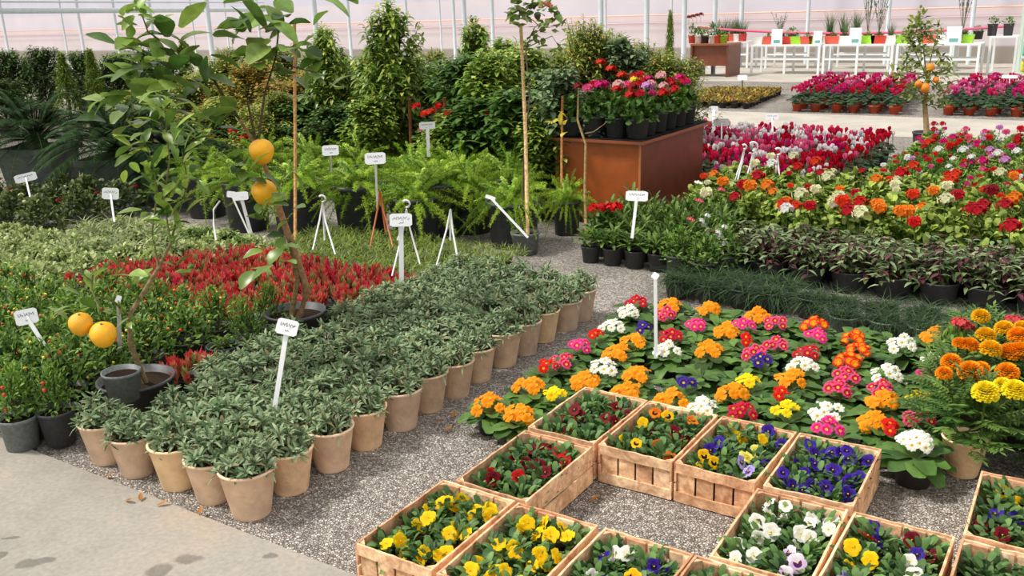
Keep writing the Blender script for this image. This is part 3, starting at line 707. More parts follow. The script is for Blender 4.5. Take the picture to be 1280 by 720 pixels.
crates = [ # col,row, colours of the pansies, label of the crate, phrase for its plants
 (0, 0, ['yellow'] * 6, 3, 'wooden crate of yellow pansies nearest the terracotta pots', 'the yellow crate nearest the clay pots'),
 (1, 0, ['yellow'] * 6, 3, 'wooden crate of yellow pansies beside the purple mixed crate', 'the yellow crate beside the purple one'),
 (2, 0, ['lavender', 'yellow', 'violet', 'yellow blotched', 'white', 'violet'], 3, 'wooden crate of violet, white and yellow pansies below the bare gravel gap', 'the crate below the gravel gap'),
 (3, 0, ['dark red', 'none', 'none', 'none', 'none', 'none'], 1, 'wooden crate of mostly green pansies below the white ones, cut by the frame', 'the mostly green crate below the white one'),
 (0, 1, ['dark red', 'red', 'dark red', 'dark red', 'dark red', 'red'], 2, 'wooden crate of dark red pansies standing alone above the yellow crates', 'the dark red crate above the yellow ones'),
 (3, 1, ['white', 'white and violet', 'white', 'white', 'white', 'white'], 4, 'wooden crate of white pansies with one violet marked flower', 'the crate of white pansies'),
 (4, 1, ['lavender', 'red', 'yellow', 'white', 'violet', 'dark red'], 3, 'wooden crate of mixed lavender, yellow and red pansies below the white primrose', 'the mixed crate below the white primrose'),
 (5, 1, ['dark purple', 'dark purple', 'none', 'dark purple', 'none', 'dark purple'], 2, 'wooden crate of dark purple pansies at the right frame edge', 'the dark purple crate at the frame edge'),
 (0, 2, ['dark red', 'none', 'dark red', 'dark red', 'none', 'dark red'], 2, 'wooden crate of dark red pansies tucked against the orange primroses', 'the dark red crate against the primroses'),
 (1, 2, ['yellow blotched', 'orange', 'yellow', 'dark red', 'yellow blotched', 'orange'], 2, 'wooden crate of yellow and rust orange pansies above the gravel gap', 'the yellow and orange crate'),
 (2, 2, ['yellow blotched', 'lavender', 'violet', 'pale yellow', 'yellow', 'violet'], 3, 'wooden crate of yellow, pale yellow and lavender pansies beside the violet crate', 'the yellow and lavender crate'),
 (3, 2, ['violet'] * 6, 4, 'wooden crate filled only with deep violet blue pansies', 'the deep violet crate'),
 (5, 2, ['dark red', 'yellow', 'violet', 'white', 'yellow blotched', 'orange'], 2, 'wooden crate of dark red and yellow pansies beneath the marigolds', 'the crate beneath the marigolds'),
]
POSN = ['front pair, aisle side', 'front pair, far side', 'middle pair, aisle side', 'middle pair, far side', 'back pair, aisle side', 'back pair, far side']
r = random.Random(21)
for (cc, cr_, cols, nf, lab, ph) in crates:
    cx, cy = cxy(cc, cr_); cx += r.uniform(-.004, .004)
    thing('wooden_crate', lab, 'crate', (cx, cy, .001), CRP[(cc + cr_) % 3], r.uniform(-.02, .02), group='slatted wooden flower crates')
    for i, col in enumerate(cols):
        x = cx + (-.062, .062)[i % 2]; y = cy - .135 + .135 * (i // 2)
        P = [('pot', BPOT, (0, 0, 0), (0, 0, 0), (.105, .105, .085)), ('soil', BSOIL, (0, 0, 0), (0, 0, 0), (.105, .105, .085)), ('foliage', PANSYF[r.randrange(5)], (0, 0, .07), (0, 0, r.uniform(0, 6)), (1.05, 1.05, 1.3))]
        if col != 'none':
            for k in range(nf + (len(set(cols)) == 1)):
                a = k * 2.2 + r.uniform(-.5, .5); rr = .012 + .045 * r.random()
                # flowers nod outward, most of them towards the open path side
                tilt = r.uniform(.45, 1.15); az = r.gauss(.55, .8)
                cc_ = col if r.random() < .8 or len(set(cols)) == 1 else r.choice([q for q in cols if q != 'none'])
                P.append(('flower', PY[cc_], (rr * math.cos(a), rr * math.sin(a), .115 + r.uniform(-.008, .028)), (tilt, r.uniform(-.5, .5), az), r.uniform(.95, 1.25)))
        word = 'green pansy' if col == 'none' else col + ' pansy'
        thing('pansy_plant', '%s in %s, %s' % (word, ph, POSN[i]), 'flower', (x, y, .0075), P, 0, 1, 'pansies in the wooden crates')

# ================================================================== PRIMROSES
PL = [(796, 375, 'crimson'), (787, 386, 'white'), (767, 405, 'white'), (803, 408, 'violet'), (841, 378, 'orange'), (834, 390, 'rose pink'), (887, 383, 'orange'), (870, 403, 'magenta'), (840, 417, 'crimson'), (836, 434, 'white'), (795, 423, 'orange'), (744, 417, 'scarlet'), (725, 429, 'magenta'), (773, 437, 'orange'), (705, 447, 'rose pink'), (683, 456, 'scarlet'), (756, 455, 'white'), (732, 471, 'orange'), (799, 464, 'orange'), (785, 485, 'orange'), (664, 478, 'orange'), (695, 491, 'yellow'), (612, 500, 'orange'), (651, 514, 'orange'), (840, 494, 'orange'), (857, 477, 'violet'), (880, 504, 'white'), (889, 432, 'orange'),
 (909, 410, 'orange'), (947, 392, 'orange'), (929, 404, 'magenta'), (970, 400, 'rose pink'), (932, 425, 'scarlet'), (945, 438, 'rose pink'), (970, 427, 'rose pink'), (950, 450, 'violet'), (1020, 402, 'red and orange'), (1022, 416, 'magenta'), (1012, 438, 'crimson'), (1006, 453, 'white'), (991, 469, 'orange'), (938, 474, 'yellow'), (917, 485, 'orange'), (977, 491, 'scarlet'), (985, 510, 'yellow'), (928, 510, 'crimson'), (1070, 420, 'red and orange'), (1077, 434, 'red and orange'), (1063, 446, 'red and orange'), (1060, 466, 'rose pink'), (1051, 481, 'rose pink'), (1035, 509, 'white'), (1037, 530, 'magenta'), (1130, 426, 'white'), (1110, 463, 'white'), (1104, 481, 'rose pink'), (1104, 496, 'orange'), (1096, 522, 'orange'), (1112, 533, 'scarlet'), (1151, 496, 'yellow'), (1150, 517, 'rose pink'), (1172, 445, 'white'), (1170, 416, 'orange'), (1165, 467, 'magenta')]
r = random.Random(31)
POTB = [('pot', BPOT, (0, 0, 0), (0, 0, 0), (.12, .12, .085)), ('soil', BSOIL, (0, 0, 0), (0, 0, 0), (.12, .12, .085))]
prs = []
for (px, py, col) in PL:
    p = G(px, py, .14); prs.append([p.x, p.y, col, px, py])
bycol = {}
for q in sorted(prs, key=lambda q: q[3]): bycol.setdefault(q[2], []).append(q)
def near_words(q, allq):
    o = sorted(allq, key=lambda w: (w[0] - q[0]) ** 2 + (w[1] - q[1]) ** 2)[1:3]
    return o
used = set()
for q in prs:
    x, y, col, px, py = q; i = bycol[col].index(q); n = len(bycol[col]); a, b = near_words(q, prs)
    lab = '%s primrose beside a %s one and a %s one' % (col, a[2], b[2])
    band = 'near the crates' if py > 488 else 'by the dark grass row' if py < 408 else 'mid bed'
    lab = '%s primrose %s, %s such from the terracotta pots' % (col, band, ow(i))
    big = 1.15 if col in ('orange', 'white') else 1.0
    P = POTB + [('foliage', PRIM[r.randrange(5)], (0, 0, .07), (0, 0, r.uniform(0, 6)), r.uniform(.95, 1.12))]
    nfl = {'violet': 5, 'scarlet': 5, 'yellow': 6, 'magenta': 7}.get(col, 9)
    nfl = int(nfl * .9)
    for k in range(nfl):
        an = k * 2.4 + r.uniform(-.4, .4); rr = .0205 * math.sqrt(k) * big * r.uniform(.85, 1.15); ca, sa = math.cos(an), math.sin(an)
        tilt = min(.9, rr * 14)
        n_ = (V((ca * tilt, sa * tilt, 1)) + V((.25, -.5, 0)) + V((r.uniform(-.35, .35), r.uniform(-.35, .35), 0))).normalized()
        e = n_.to_track_quat('Z', 'Y').to_euler()
        P.append(('flower', PF[col], (rr * ca, rr * sa, .148 - rr * .45 + r.uniform(-.007, .009)), tuple(e), r.uniform(.95, 1.15) * (1.12 if col == 'orange' else 1)))
    P.append(('flower_stalks', None))
    P.pop()
    thing('primrose_plant', lab, 'flower', (x, y, 0), P, 0, 1, 'primroses in the bed behind the crates')
# leafy primroses without open flowers fill the gaps between
k = 0
gx = [(x0, y0) for y0 in (2.82, 3.0, 3.32, 3.5, 3.67, 3.84, 4.0, 4.17, 4.33, 4.48) for x0 in [-1.9 + .165 * i for i in range(11)]]
fill = []
for (x, y) in gx:
    x += r.uniform(-.02, .02); y += r.uniform(-.02, .02)
    if y < 3.25 and x > -1.78: continue
    if x > -.52 and y < 4.2: continue
    if x > -.35: continue
    if x < -2.2 + (y < 3.6) * .0: continue
    pj = proj((x, y, .1))
    if pj[0] < 596 + (530 - pj[1]) * .95 - 10 and pj[1] < 520: continue
    if min((q[0] - x) ** 2 + (q[1] - y) ** 2 for q in prs + fill) < .105 ** 2: continue
    fill.append([x, y])
for i, (x, y) in enumerate(sorted(fill, key=lambda q: proj((q[0], q[1], .1))[0])):
    thing('primrose_plant', 'green primrose plant without open flowers, %s from the terracotta pots' % ow(i), 'plant', (x, y, 0), POTB + [('foliage', PRIM[r.randrange(5)], (0, 0, .06), (0, 0, r.uniform(0, 6)), r.uniform(1.0, 1.15))], 0, 1, 'primrose plants not in flower')
print('fill', len(fill))
# the big white primrose in front of the clay pot
p = G(1140, 603, .0); P = [('pot', BPOT, (0, 0, 0), (0, 0, 0), (.15, .15, .11)), ('soil', BSOIL, (0, 0, 0), (0, 0, 0), (.15, .15, .11)), ('foliage', PRIM[1], (0, 0, .09), (0, 0, .7), (1.3, 1.3, 1.0))]
for kk in range(19):
    an = kk * 2.4; rr = .0125 * math.sqrt(kk); ca, sa = math.cos(an), math.sin(an)
    e = (V((ca * rr * 18, sa * rr * 18, 1)) + V((.3, -.6, 0))).normalized().to_track_quat('Z', 'Y').to_euler()
    P.append(('flower', PF['white'], (rr * ca, rr * sa, .185 - rr * rr * 9), tuple(e), .95))
thing('primrose_plant', 'large white primrose in a black pot standing on bare gravel between crates', 'flower', (p.x, p.y, 0), P, 0, 1)

# ================================================================== MARIGOLDS
ML = [(1226, 396, 'amber', 1), (1255, 411, 'amber', 1), (1277, 409, 'amber', .8), (1232, 420, 'amber', 1.05), (1273, 420, 'orange', 1.1), (1212, 432, 'orange', .95), (1238, 437, 'amber', 1.1), (1263, 442, 'orange', 1.25), (1189, 453, 'orange', 1), (1180, 467, 'orange', .8), (1213, 465, 'orange', 1.2), (1226, 462, 'orange', .9), (1259, 466, 'orange', 1.1), (1232, 491, 'yellow', 1.2), (1253, 482, 'yellow', .85), (1268, 488, 'yellow', 1.1), (1276, 438, 'orange', 1), (1200, 430, 'orange', .8), (1278, 491, 'yellow', .9)]
MP = [(-.29, 3.40, 1), (-.02, 3.5, 0), (-.36, 3.72, 0), (-.13, 3.75, 0), (.1, 3.76, 0), (-.24, 3.98, 0), (0, 4.0, 0), (-.33, 4.2, 0), (-.08, 4.22, 0), (-.38, 4.42, 0)]
fl = {i: [] for i in range(len(MP))}
for (px, py, c, s) in ML:
    z = .37 if py > 440 else .39; p = G(px, py, z); i = min(range(len(MP)), key=lambda j: (MP[j][0] - p.x) ** 2 + (MP[j][1] - p.y) ** 2); fl[i].append((p, c, s))
ML_LAB = ['marigold plant with bright yellow pompoms in a clay pot beside the white primrose', 'marigold plant with yellow pompoms cut by the right frame edge', 'marigold plant behind the clay-potted one, by the magenta primrose', 'second marigold plant back from the clay pot', 'marigold plant at the frame edge behind the yellow pompoms', 'marigold plant in the middle of the marigold group', 'marigold plant in the middle of the group at the frame edge', 'marigold plant next to the orange primrose', 'marigold plant in front of the dark grass row at the frame edge', 'marigold plant furthest back beside the dark grass pots']
for i, (x, y, clay) in enumerate(MP):
    P = [('pot', TPOT[3], (0, 0, 0), (0, 0, 0), .84), ('soil', TSOIL, (0, 0, 0), (0, 0, 0), .84)] if clay else bpot(.17)
    P.append(('foliage', MARI[i % 3], (0, 0, .14), (0, 0, i * 1.3), ((1.2, 1.2, .95) if fl[i] and i != 9 else (1.1, 1.1, .6))))
    for (p, c, s) in fl[i]:
        P.append(('flower_head', POM[c], (p.x - x, p.y - y, p.z), (.15, 0, i), s * 1.12))
    thing('marigold_plant', ML_LAB[i], 'flower', (x, y, 0), P, 0, 1, 'marigolds beside the primrose bed')
for i, (px, py, z) in enumerate([(1202, 398, .4), (1270, 395, .4)]):
    p = G(px, py, z); P = bpot(.15) + [('foliage', SOL[i], (0, 0, .12), (0, 0, 0), (1, 1, 1.1))] + [('flower_head', HEAD['coral'][k % 2], (.02 * math.cos(k * 2.4), .02 * math.sin(k * 2.4), .36 + .01 * k), (0, 0, 0), .75) for k in range(3)]
    thing('flowering_plant', ['small coral pink flowering plant beside the back marigolds', 'small coral pink flowering plant at the frame edge behind the marigolds'][i], 'flower', (p.x, p.y + .02, 0), P, 0, 1)

# ================================================================== MONDO GRASS + TRADESCANTIA
r = random.Random(41)
for row, y in enumerate((4.72, 4.92, 5.1)):
    x0 = -2.02 if row else -1.02; n = 0
    for i in range(12):
        x = x0 + .19 * i
        if x > .18 or (row == 2 and x > -1.3): continue
        n += 1
        thing('grass_pot', 'dark grassy plant, %s row behind the primroses, %s from the gravel aisle' % (ow(row), ow(n - 1)), 'potted plant', (x + r.uniform(-.015, .015), y + r.uniform(-.012, .012), 0), bpot(.165, GPOT if row == 0 else BPOT, GSOIL if row == 0 else BSOIL, .8) + [('foliage', MONDO[r.randrange(4)], (0, 0, .095), (0, 0, r.uniform(0, 6)), ((.98, .98, .74) if row == 0 else (1.1, 1.1, .82)))], 0, 1, 'pots of dark grass')
for row, y in enumerate((5.5, 5.74)):
    for i in range(9):
        x = -1.92 + .245 * i + (.1 if row else 0)
        thing('tradescantia_plant', 'purple and silver striped trailing plant, %s row of black pots, %s from the aisle' % (('front', 'rear')[row], ow(i)), 'potted plant', (x, y + r.uniform(-.01, .01), 0), bpot(.225, hs=.66) + [('foliage', TRAD[r.randrange(5)], (0, 0, .12), (0, 0, r.uniform(0, 6)), (1.08, 1.08, 1.0))], 0, 1, 'purple striped trailing plants in black pots')

# ================================================================== CINERARIA-LIKE SMALL POTS
r = random.Random(43)
for row in range(4):
    for i in range(6 if row < 3 else 5):
        x = -2.86 + .165 * i + row * -.02; y = 5.4 + .19 * row
        if row == 3: x += .1
        s = r.uniform(.92, 1.05)
        P = [('pot', BPOT, (0, 0, 0), (0, 0, 0), (.15, .15, .14)), ('soil', BSOIL, (0, 0, 0), (0, 0, 0), (.15, .15, .14)), ('foliage', CIN[r.randrange(4)], (0, 0, .11), (0, 0, r.uniform(0, 6)), (1.4, 1.4, 1.5 + .45 * row))]
        if row == 3 and i in (3, 4) or (row, i) in ((2, 4), (1, 4)):
            for k in range(2): P.append(('flower', PF['rose pink' if i == 4 else 'white'], (.03 * k - .02, .02 - .03 * k, .26 + .07 * row), (.3, .1, k), .9))
        thing('potted_plant', 'light green rosette in small pot, %s row before the counter, %s from the rose stake' % (ow(row), ow(i)), 'potted plant', (x, y, 0), P, 0, s, 'light green rosettes in small black pots')
# white-tipped leafy plants between these and the bright bed
for i, (px, py) in enumerate([(862, 262), (884, 285), (850, 300), (880, 308), (842, 268), (905, 300)]):
    p = G(px, py, .25)
    P = bpot(.18) + [('foliage', SOL[i % 5], (0, 0, .14), (0, 0, i), (.95, .95, .95))]
    if i in (1, 5):
        for k in range(4): P.append(('flower_head', HEAD['white'][k % 2], (.02 * math.cos(k * 2), -.05 + .02 * math.sin(k * 2), .24 + .035 * k), (.4, 0, k), .55))
    thing('leafy_plant', ['bushy green plant', 'green plant with a spike of white flowers', 'low green plant', 'low dark green plant', 'green bushy plant by the counter corner', 'green plant with creamy flower spike'][i] + ' beside the %s' % ['pots of light green rosettes', 'purple trailing plants', 'fifth small black pot', 'corner of the purple trailing plants', 'brown counter', 'first striped trailing plant'][i], 'potted plant', (p.x, p.y, 0), P)

# ================================================================== COUNTER WITH GERANIUMS
X0, X1, Y0, Y1, Z0, Z1 = -3.72, -2.98, 6.42, 7.72, .06, .66
BR1, BR2 = C(160, 82, 36), C(108, 52, 32)  # front and side browns: lit and shaded tone of one laminate, put into colour
def bx(lo, hi, col, mat='board', name='panel'):
    mb = MB(); mb.box(lo, hi, col); return mb.build(name, mat, False)
t = thing('counter', 'brown laminate counter carrying potted geraniums on a black cloth', 'counter', (0, 0, 0), [
    ('front_panel', bx((X0, Y0, Z0), (X1, Y0 + .02, Z1), BR1)), ('side_panel', bx((X1 - .02, Y0 + .0205, .1), (X1, Y1, Z1), BR2)), ('side_panel', bx((X0, Y0 + .0205, Z0), (X0 + .02, Y1, Z1), BR2)),
    ('back_panel', bx((X0 + .02, Y1 - .02, Z0), (X1 - .02, Y1, Z1), BR1)), ('bottom_ledge', bx((X1 - .02, Y0 + .5, .06), (X1 + .05, Y1, .1), C(150, 84, 56))),
    ('plinth', bx((X0 + .04, Y0 + .04, 0), (X1 - .06, Y1 - .04, Z0 + .03), C(70, 40, 28))), ('corner_trim', bx((X1 - .004, Y0 - .006, Z0), (X1 + .008, Y0 + .01, Z1), C(196, 120, 70))),
    ('top', bx((X0 - .06, Y0 - .05, Z1), (X1 + .05, Y1 + .06, Z1 + .022), C(140, 76, 46)))])
mb = MB(); n = 24
for i in range(n + 1):
    for j in range(n + 1):
        x = X0 - .05 + (X1 - X0 + .09) * i / n; y = Y0 - .04 + (Y1 - Y0 + .09) * j / n; mb.v.append((x, y, Z1 + .026 + .004 * math.sin(x * 31 + y * 17) * math.sin(y * 23)))
for i in range(n):
    for j in range(n): q = i * (n + 1) + j; mb.f.append((q, q + n + 1, q + n + 2, q + 1)); mb.c.append(C(30, 30, 32))
tag(mobj('cloth', mb.build('cloth', 'fabric')), 'black cloth spread over the top of the brown counter', 'cloth')
ZT = Z1 + .033
def f_ger(mb, r): f_solanum(mb, r, (C(40, 78, 26), C(112, 150, 62)), .125, .15, 130, (.045, .07), .95)
GER = fol('foliage', 'leaf', f_ger, 3, 50)
GL = [(738, 128, 'dark red'), (752, 103, 'yellow'), (766, 98, 'magenta'), (778, 101, 'red'), (793, 88, 'red'), (803, 92, 'crimson'), (797, 104, 'crimson'), (811, 103, 'crimson'), (824, 91, 'magenta'), (826, 113, 'red'), (838, 98, 'pale pink'), (844, 85, 'pale pink'), (852, 98, 'crimson'), (860, 88, 'lilac'), (874, 92, 'red'), (868, 100, 'red'), (811, 55, 'orange-red'), (777, 67, 'orange-red')]
gp = [(-3.6 + .19 * i, 6.5) for i in range(4)] + [(-3.06, 6.52 + .2 * k) for k in range(6)] + [(-3.27, 6.74 + .21 * k) for k in range(5)] + [(-3.5, 6.72 + .22 * k) for k in range(5)]
gh = {i: [] for i in range(len(gp))}; r = random.Random(51)
for (px, py, c) in GL:
    # flower heads stand about .3 above the cloth
    p = G(px, py, ZT + (.33 if py > 80 else .42)); i = min(range(len(gp)), key=lambda j: (gp[j][0] - p.x) ** 2 + (gp[j][1] - p.y) ** 2 + .01 * len(gh[j])); gh[i].append(c)
for i, (x, y) in enumerate(gp):
    P = bpot(.17) + [('foliage', GER[i % 3], (0, 0, .13), (0, 0, i), (.85, .85, 1.0))]
    cols = gh[i] or [r.choice(['crimson', 'magenta', 'pink', 'pale pink', 'red', 'lilac'])]
    if len(cols) < 2 and i % 2: cols = cols + [r.choice(['crimson', 'magenta', 'pink', 'red'])]
    if i in (0,): cols = ['dark red']
    for k, c in enumerate(cols[:4]):
        a = k * 2.4 + i; P.append(('flower_head', HEAD[c][k % 2], (.05 * math.cos(a), .05 * math.sin(a), .34 + r.uniform(-.05, .05)), (r.uniform(-.2, .3), 0, 0), r.uniform(1.0, 1.4)))
    where = 'front edge' if i < 4 else 'side edge' if i < 10 else 'middle line' if i < 15 else 'rear line'
    k0 = i if i < 4 else (i - 4) if i < 10 else (i - 10) if i < 15 else i - 15
    thing('potted_geranium', '%s geranium in a black pot on the counter, %s, %s pot' % (cols[0], where, ow(k0)), 'potted plant', (x, y, ZT), P, 0, 1, 'geraniums on the brown counter')
# red geranium before the counter
p = G(757, 255, .36)
thing('potted_geranium', 'bright red geranium on the ground in front of the brown counter', 'potted plant', (p.x, p.y, 0), bpot(.17) + [('foliage', GER[1], (0, 0, .14), (0, 0, 0), 1)] + [('flower_head', HEAD['red'][k % 2], ((-.1, -.03, .04, .09)[k], .0, .32 + .01 * k), (.3, 0, k), 1.1) for k in range(4)])

# ================================================================== BRIGHT BED (orange, cream, crimson) AND RIGHT BED
FL = [(904, 228, 'orange'), (883, 242, 'cream'), (886, 289, 'cream'), (918, 261, 'crimson'), (918, 243, 'crimson'), (938, 234, 'orange'), (930, 228, 'crimson'), (947, 220, 'crimson'), (958, 229, 'orange'), (944, 203, 'cream'), (964, 194, 'cream'), (991, 196, 'cream'), (981, 179, 'orange'), (1019, 203, 'orange-red'), (1034, 188, 'crimson'), (1056, 196, 'crimson'), (1034, 220, 'cream'), (1048, 245, 'cream'), (1013, 254, 'crimson'), (1014, 272, 'red'), (1054, 252, 'orange-red'), (1060, 265, 'crimson'), (1075, 266, 'cream'), (1074, 254, 'red'), (978, 257, 'orange-red'), (994, 254, 'orange-red'), (982, 263, 'white'), (1000, 242, 'cream'), (997, 206, 'red'), (918, 184, 'cream'), (1043, 250, 'cream'),
 (1126, 214, 'red'), (1141, 208, 'orange-red'), (1194, 217, 'orange-red'), (1188, 222, 'orange-red'), (1095, 225, 'orange'), (1120, 228, 'cream'), (1185, 229, 'cream'), (1142, 243, 'orange-red'), (1167, 240, 'orange'), (1182, 249, 'cream'), (1198, 240, 'crimson'), (1240, 240, 'dark red'), (1268, 245, 'orange'), (1262, 250, 'orange'), (1222, 262, 'crimson'), (1228, 258, 'crimson'), (1215, 260, 'crimson'), (1256, 255, 'crimson'), (1127, 263, 'orange'), (1100, 260, 'orange'), (1075, 268, 'cream'), (1144, 274, 'red'), (1263, 283, 'crimson'), (1259, 298, 'crimson'), (1250, 216, 'cream'), (1274, 206, 'cream'), (1268, 217, 'orange'), (1219, 203, 'orange'), (1097, 254, 'orange'), (1135, 262, 'orange'), (1020, 238, 'cream'), (964, 205, 'white')]
FR = [(1228, 199, 'magenta'), (1247, 191, 'white'), (1256, 200, 'lilac'), (1237, 187, 'lilac'), (1271, 188, 'white'), (1204, 185, 'white'), (1173, 187, 'white'), (1188, 182, 'red'), (1191, 171, 'magenta'), (1211, 171, 'coral'), (1222, 176, 'magenta'), (1237, 170, 'red'), (1191, 151, 'red'), (1178, 153, 'red'), (1167, 156, 'crimson'), (1207, 161, 'pink'), (1225, 153, 'red'), (1240, 151, 'crimson'), (1243, 144, 'white'), (1250, 159, 'lilac'), (1271, 171, 'crimson'), (1265, 181, 'magenta'), (1167, 161, 'crimson'), (1164, 177, 'orange-red'), (1160, 178, 'orange-red'), (1180, 175, 'magenta'), (1258, 166, 'pink'), (1276, 160, 'red'), (1200, 175, 'red'), (1231, 163, 'pink')]
def bed(xs, ys, FLs, z, foli, fs, dz, group, what, cat, scale_h, skip=None, jit=.04, extra=None, exn=0):
    r = random.Random(int(xs[0] * -100)); pl = []
    for ri, y in enumerate(ys):
        n = 0
        for x in xs:
            xx, yy = x + r.uniform(-jit, jit), y + r.uniform(-jit, jit)
            if skip and skip(xx, yy): continue
            pl.append([xx, yy, ri, n, []]); n += 1
    for (px, py, c) in FLs:
        p = G(px, py, z); q = min(pl, key=lambda q: (q[0] - p.x) ** 2 + (q[1] - p.y) ** 2)
        if (q[0] - p.x) ** 2 + (q[1] - p.y) ** 2 < .5 ** 2: q[4].append((p, c))
    for (x, y, ri, n, hs) in pl:
        P = bpot(.17) + [('foliage', foli[r.randrange(len(foli))], (0, 0, .13), (0, 0, r.uniform(0, 6)), (fs, fs, dz))]
        for (p, c) in hs: P.append(('flower_head', HEAD[c][r.randrange(2)], (p.x - x, p.y - y, z + r.uniform(-.02, .01)), (.3, 0, 0), scale_h * r.uniform(.9, 1.15)))
        if extra:
            for k in range(exn if hs else exn + 1):
                a = r.uniform(0, 6.28); P.append(('flower_head', HEAD[r.choice(extra)][r.randrange(2)], (.07 * math.cos(a), .07 * math.sin(a), z - .02 + r.uniform(-.05, .01)), (.2, 0, 0), scale_h * r.uniform(.55, .95)))
        col = hs[0][1] if hs else ''
        thing(what, '%s %s, %s row back, %s across' % (col or 'leafy', cat, ow(ri), ow(n)), 'flower', (x, y, 0), P, 0, 1, group)
bed([-2.68 + .22 * i for i in range(14)], [6.02 + .24 * i for i in range(6)], FL, .44, BLOOM, 1.0, 1.4, 'orange, cream and crimson flowering plants', 'flowering_plant', 'flowering plant behind the striped trailers', 1.2,
    skip=lambda x, y: x < -2.5 - .12 * (y - 6) or (y < 6.1 and x < -2.1) or x > -.0 + (6.6 - y) * .3, extra=['orange', 'orange-red', 'crimson', 'cream', 'orange', 'cream'], exn=0)
bed([-1.52 + .24 * i for i in range(7)], [7.5 + .26 * i for i in range(13)], FR, .36, SOL + BLOOM[:1], 1.05, .95, 'red, pink and white geraniums in the right-hand bed', 'geranium_plant', 'geranium before the orange tree', 1.0,
    skip=lambda x, y: x > -.25 - (y - 7.5) * .1, extra=['red', 'crimson', 'pink', 'magenta', 'white', 'red', 'lilac', 'crimson'], exn=1)

# ================================================================== CYCLAMEN
r = random.Random(61)
def cyc_zone(x, y):
    u = r.random()
    if x > -2.3: return 'crimson' if u < .45 else 'white' if u < .7 else 'red' if u < .9 else 'magenta'
    if x > -3.1: return 'rose' if u < .25 else 'white' if u < .55 else 'magenta' if u < .68 else 'crimson' if u < .8 else 'pink'
    return 'pink' if u < .35 else 'rose' if u < .5 else 'white' if u < .7 else 'pale pink' if u < .88 else 'crimson'
for ri in range(11):
    y = 7.55 + .28 * ri; n = 0
    for i in range(10):
        x = -1.98 - .25 * i + r.uniform(-.02, .02)
        if x < -2.78 and y < 7.9 or x < -3.2 - (y - 7.9) * .36: continue
        c = cyc_zone(x, y)
        P = [('pot', BPOT, (0, 0, 0), (0, 0, 0), (.14, .14, .13)), ('foliage', CYCL[r.randrange(4)], (0, 0, .12), (0, 0, r.uniform(0, 6)), (1.15, 1.15, 1.1))]
        for k in range(10):
            a = k * 2.4; rr = .03 * math.sqrt(k + .5); cc = c if r.random() < .85 else r.choice(['white', 'rose', 'pink'])
            P.append(('flower', CYF[cc], (rr * math.cos(a), rr * math.sin(a), .285 + r.uniform(-.03, .035)), (r.uniform(-.3, .3), r.uniform(-.3, .3), a), r.uniform(1.25, 1.6)))
        thing('cyclamen_plant', '%s cyclamen past the counter, %s row towards the walkway, %s from the gravel strip' % (c, ow(ri), ow(n)), 'flower', (x, y, 0), P, 0, 1, 'cyclamens between the counter and the walkway'); n += 1
def cyc_far(x0, x1, ya, yb, stx, sty, lab, slant=0, cols=('rose', 'magenta', 'crimson', 'rose', 'pink')):
    j = 0; y = ya
    while y < yb:
        x = x0; n = 0
        while x < x1:
            c = cols[r.randrange(len(cols))]
            P = [('pot', OPOT, (0, 0, 0), (0, 0, 0), (.17, .17, .15)), ('foliage', CYCL[r.randrange(4)], (0, 0, .14), (0, 0, r.uniform(0, 6)), (1.5, 1.5, 1.4))]
            fm = FARB[c][r.randrange(2)]; P.append(('flowers', fm, (0, 0, .3), (0, 0, r.uniform(0, 6)), 1))
            thing('cyclamen_plant', '%s cyclamen in an orange pot, %s, %s row back, %s along' % (c, lab, ow(j), ow(n)), 'flower', (x + (y - ya) * slant + r.uniform(-.03, .03), y + r.uniform(-.03, .03), 0), P, 0, 1, 'cyclamens in orange pots, ' + lab)
            x += stx; n += 1
        y += sty; j += 1
FARB = {}
for c in ('rose', 'magenta', 'crimson', 'pink', 'white'):
    FARB[c] = []
    for s in range(2):
        mb = MB(); r0 = random.Random(s + 3); base = {'rose': C(232, 44, 110), 'magenta': C(222, 40, 140), 'crimson': C(206, 24, 54), 'pink': C(240, 130, 176), 'white': C(248, 240, 242)}[c]
        for k in range(14):
            a = r0.uniform(0, 6.28); rr = .1 * math.sqrt(r0.random()); z = r0.uniform(-.03, .06)
            for q in range(4):
                an = q * PI / 2 + a; mb.leaf(V((rr * math.cos(a), rr * math.sin(a), z)), V((math.cos(an) * .45, math.sin(an) * .45, 1)).normalized(), V((-math.cos(an), -math.sin(an), .4)), .055, .035, tuple(x * .75 for x in base), 2, 0, .2, 'obov', vary(base, .2, r0))
        FARB[c].append(mb.build('flowers', 'petal'))
cyc_far(-4.22, -2.75, 14.95, 18.2, .29, .34, 'middle far bed', -.1)
cyc_far(-2.05, -.1, 15.1, 18.2, .29, .34, 'right far bed', 0, ('rose', 'magenta', 'rose', 'magenta', 'pink'))
# tray of small yellow plants
def f_yel(mb, r):
    for j in range(40):
        d = rdir(r, .1, 1.4); g = mixc(C(66, 84, 34), C(206, 176, 70), r.random() ** .8) if r.random() < .8 else C(120, 60, 40)
        mb.leaf(V((r.uniform(-.08, .08), r.uniform(-.08, .08), .02)), d, UP, .07, .03, g, 2, .3, .2, 'ell')
YF = fol('foliage', 'leaf', f_yel, 3, 70)
for j in range(12):
    for i in range(7):
        thing('seedling_pot', 'small golden leaved seedling, %s row of the far yellow block, %s along' % (ow(j), ow(i)), 'potted plant', (-6.3 + .2 * i - (j * .02), 15.1 + .22 * j, 0), [('pot', BPOT, (0, 0, 0), (0, 0, 0), (.13, .13, .1)), ('foliage', YF[r.randrange(3)], (0, 0, .08), (0, 0, r.uniform(0, 6)), (1.3, 1.3, 1.1))], 0, 1, 'golden seedlings behind the counter')

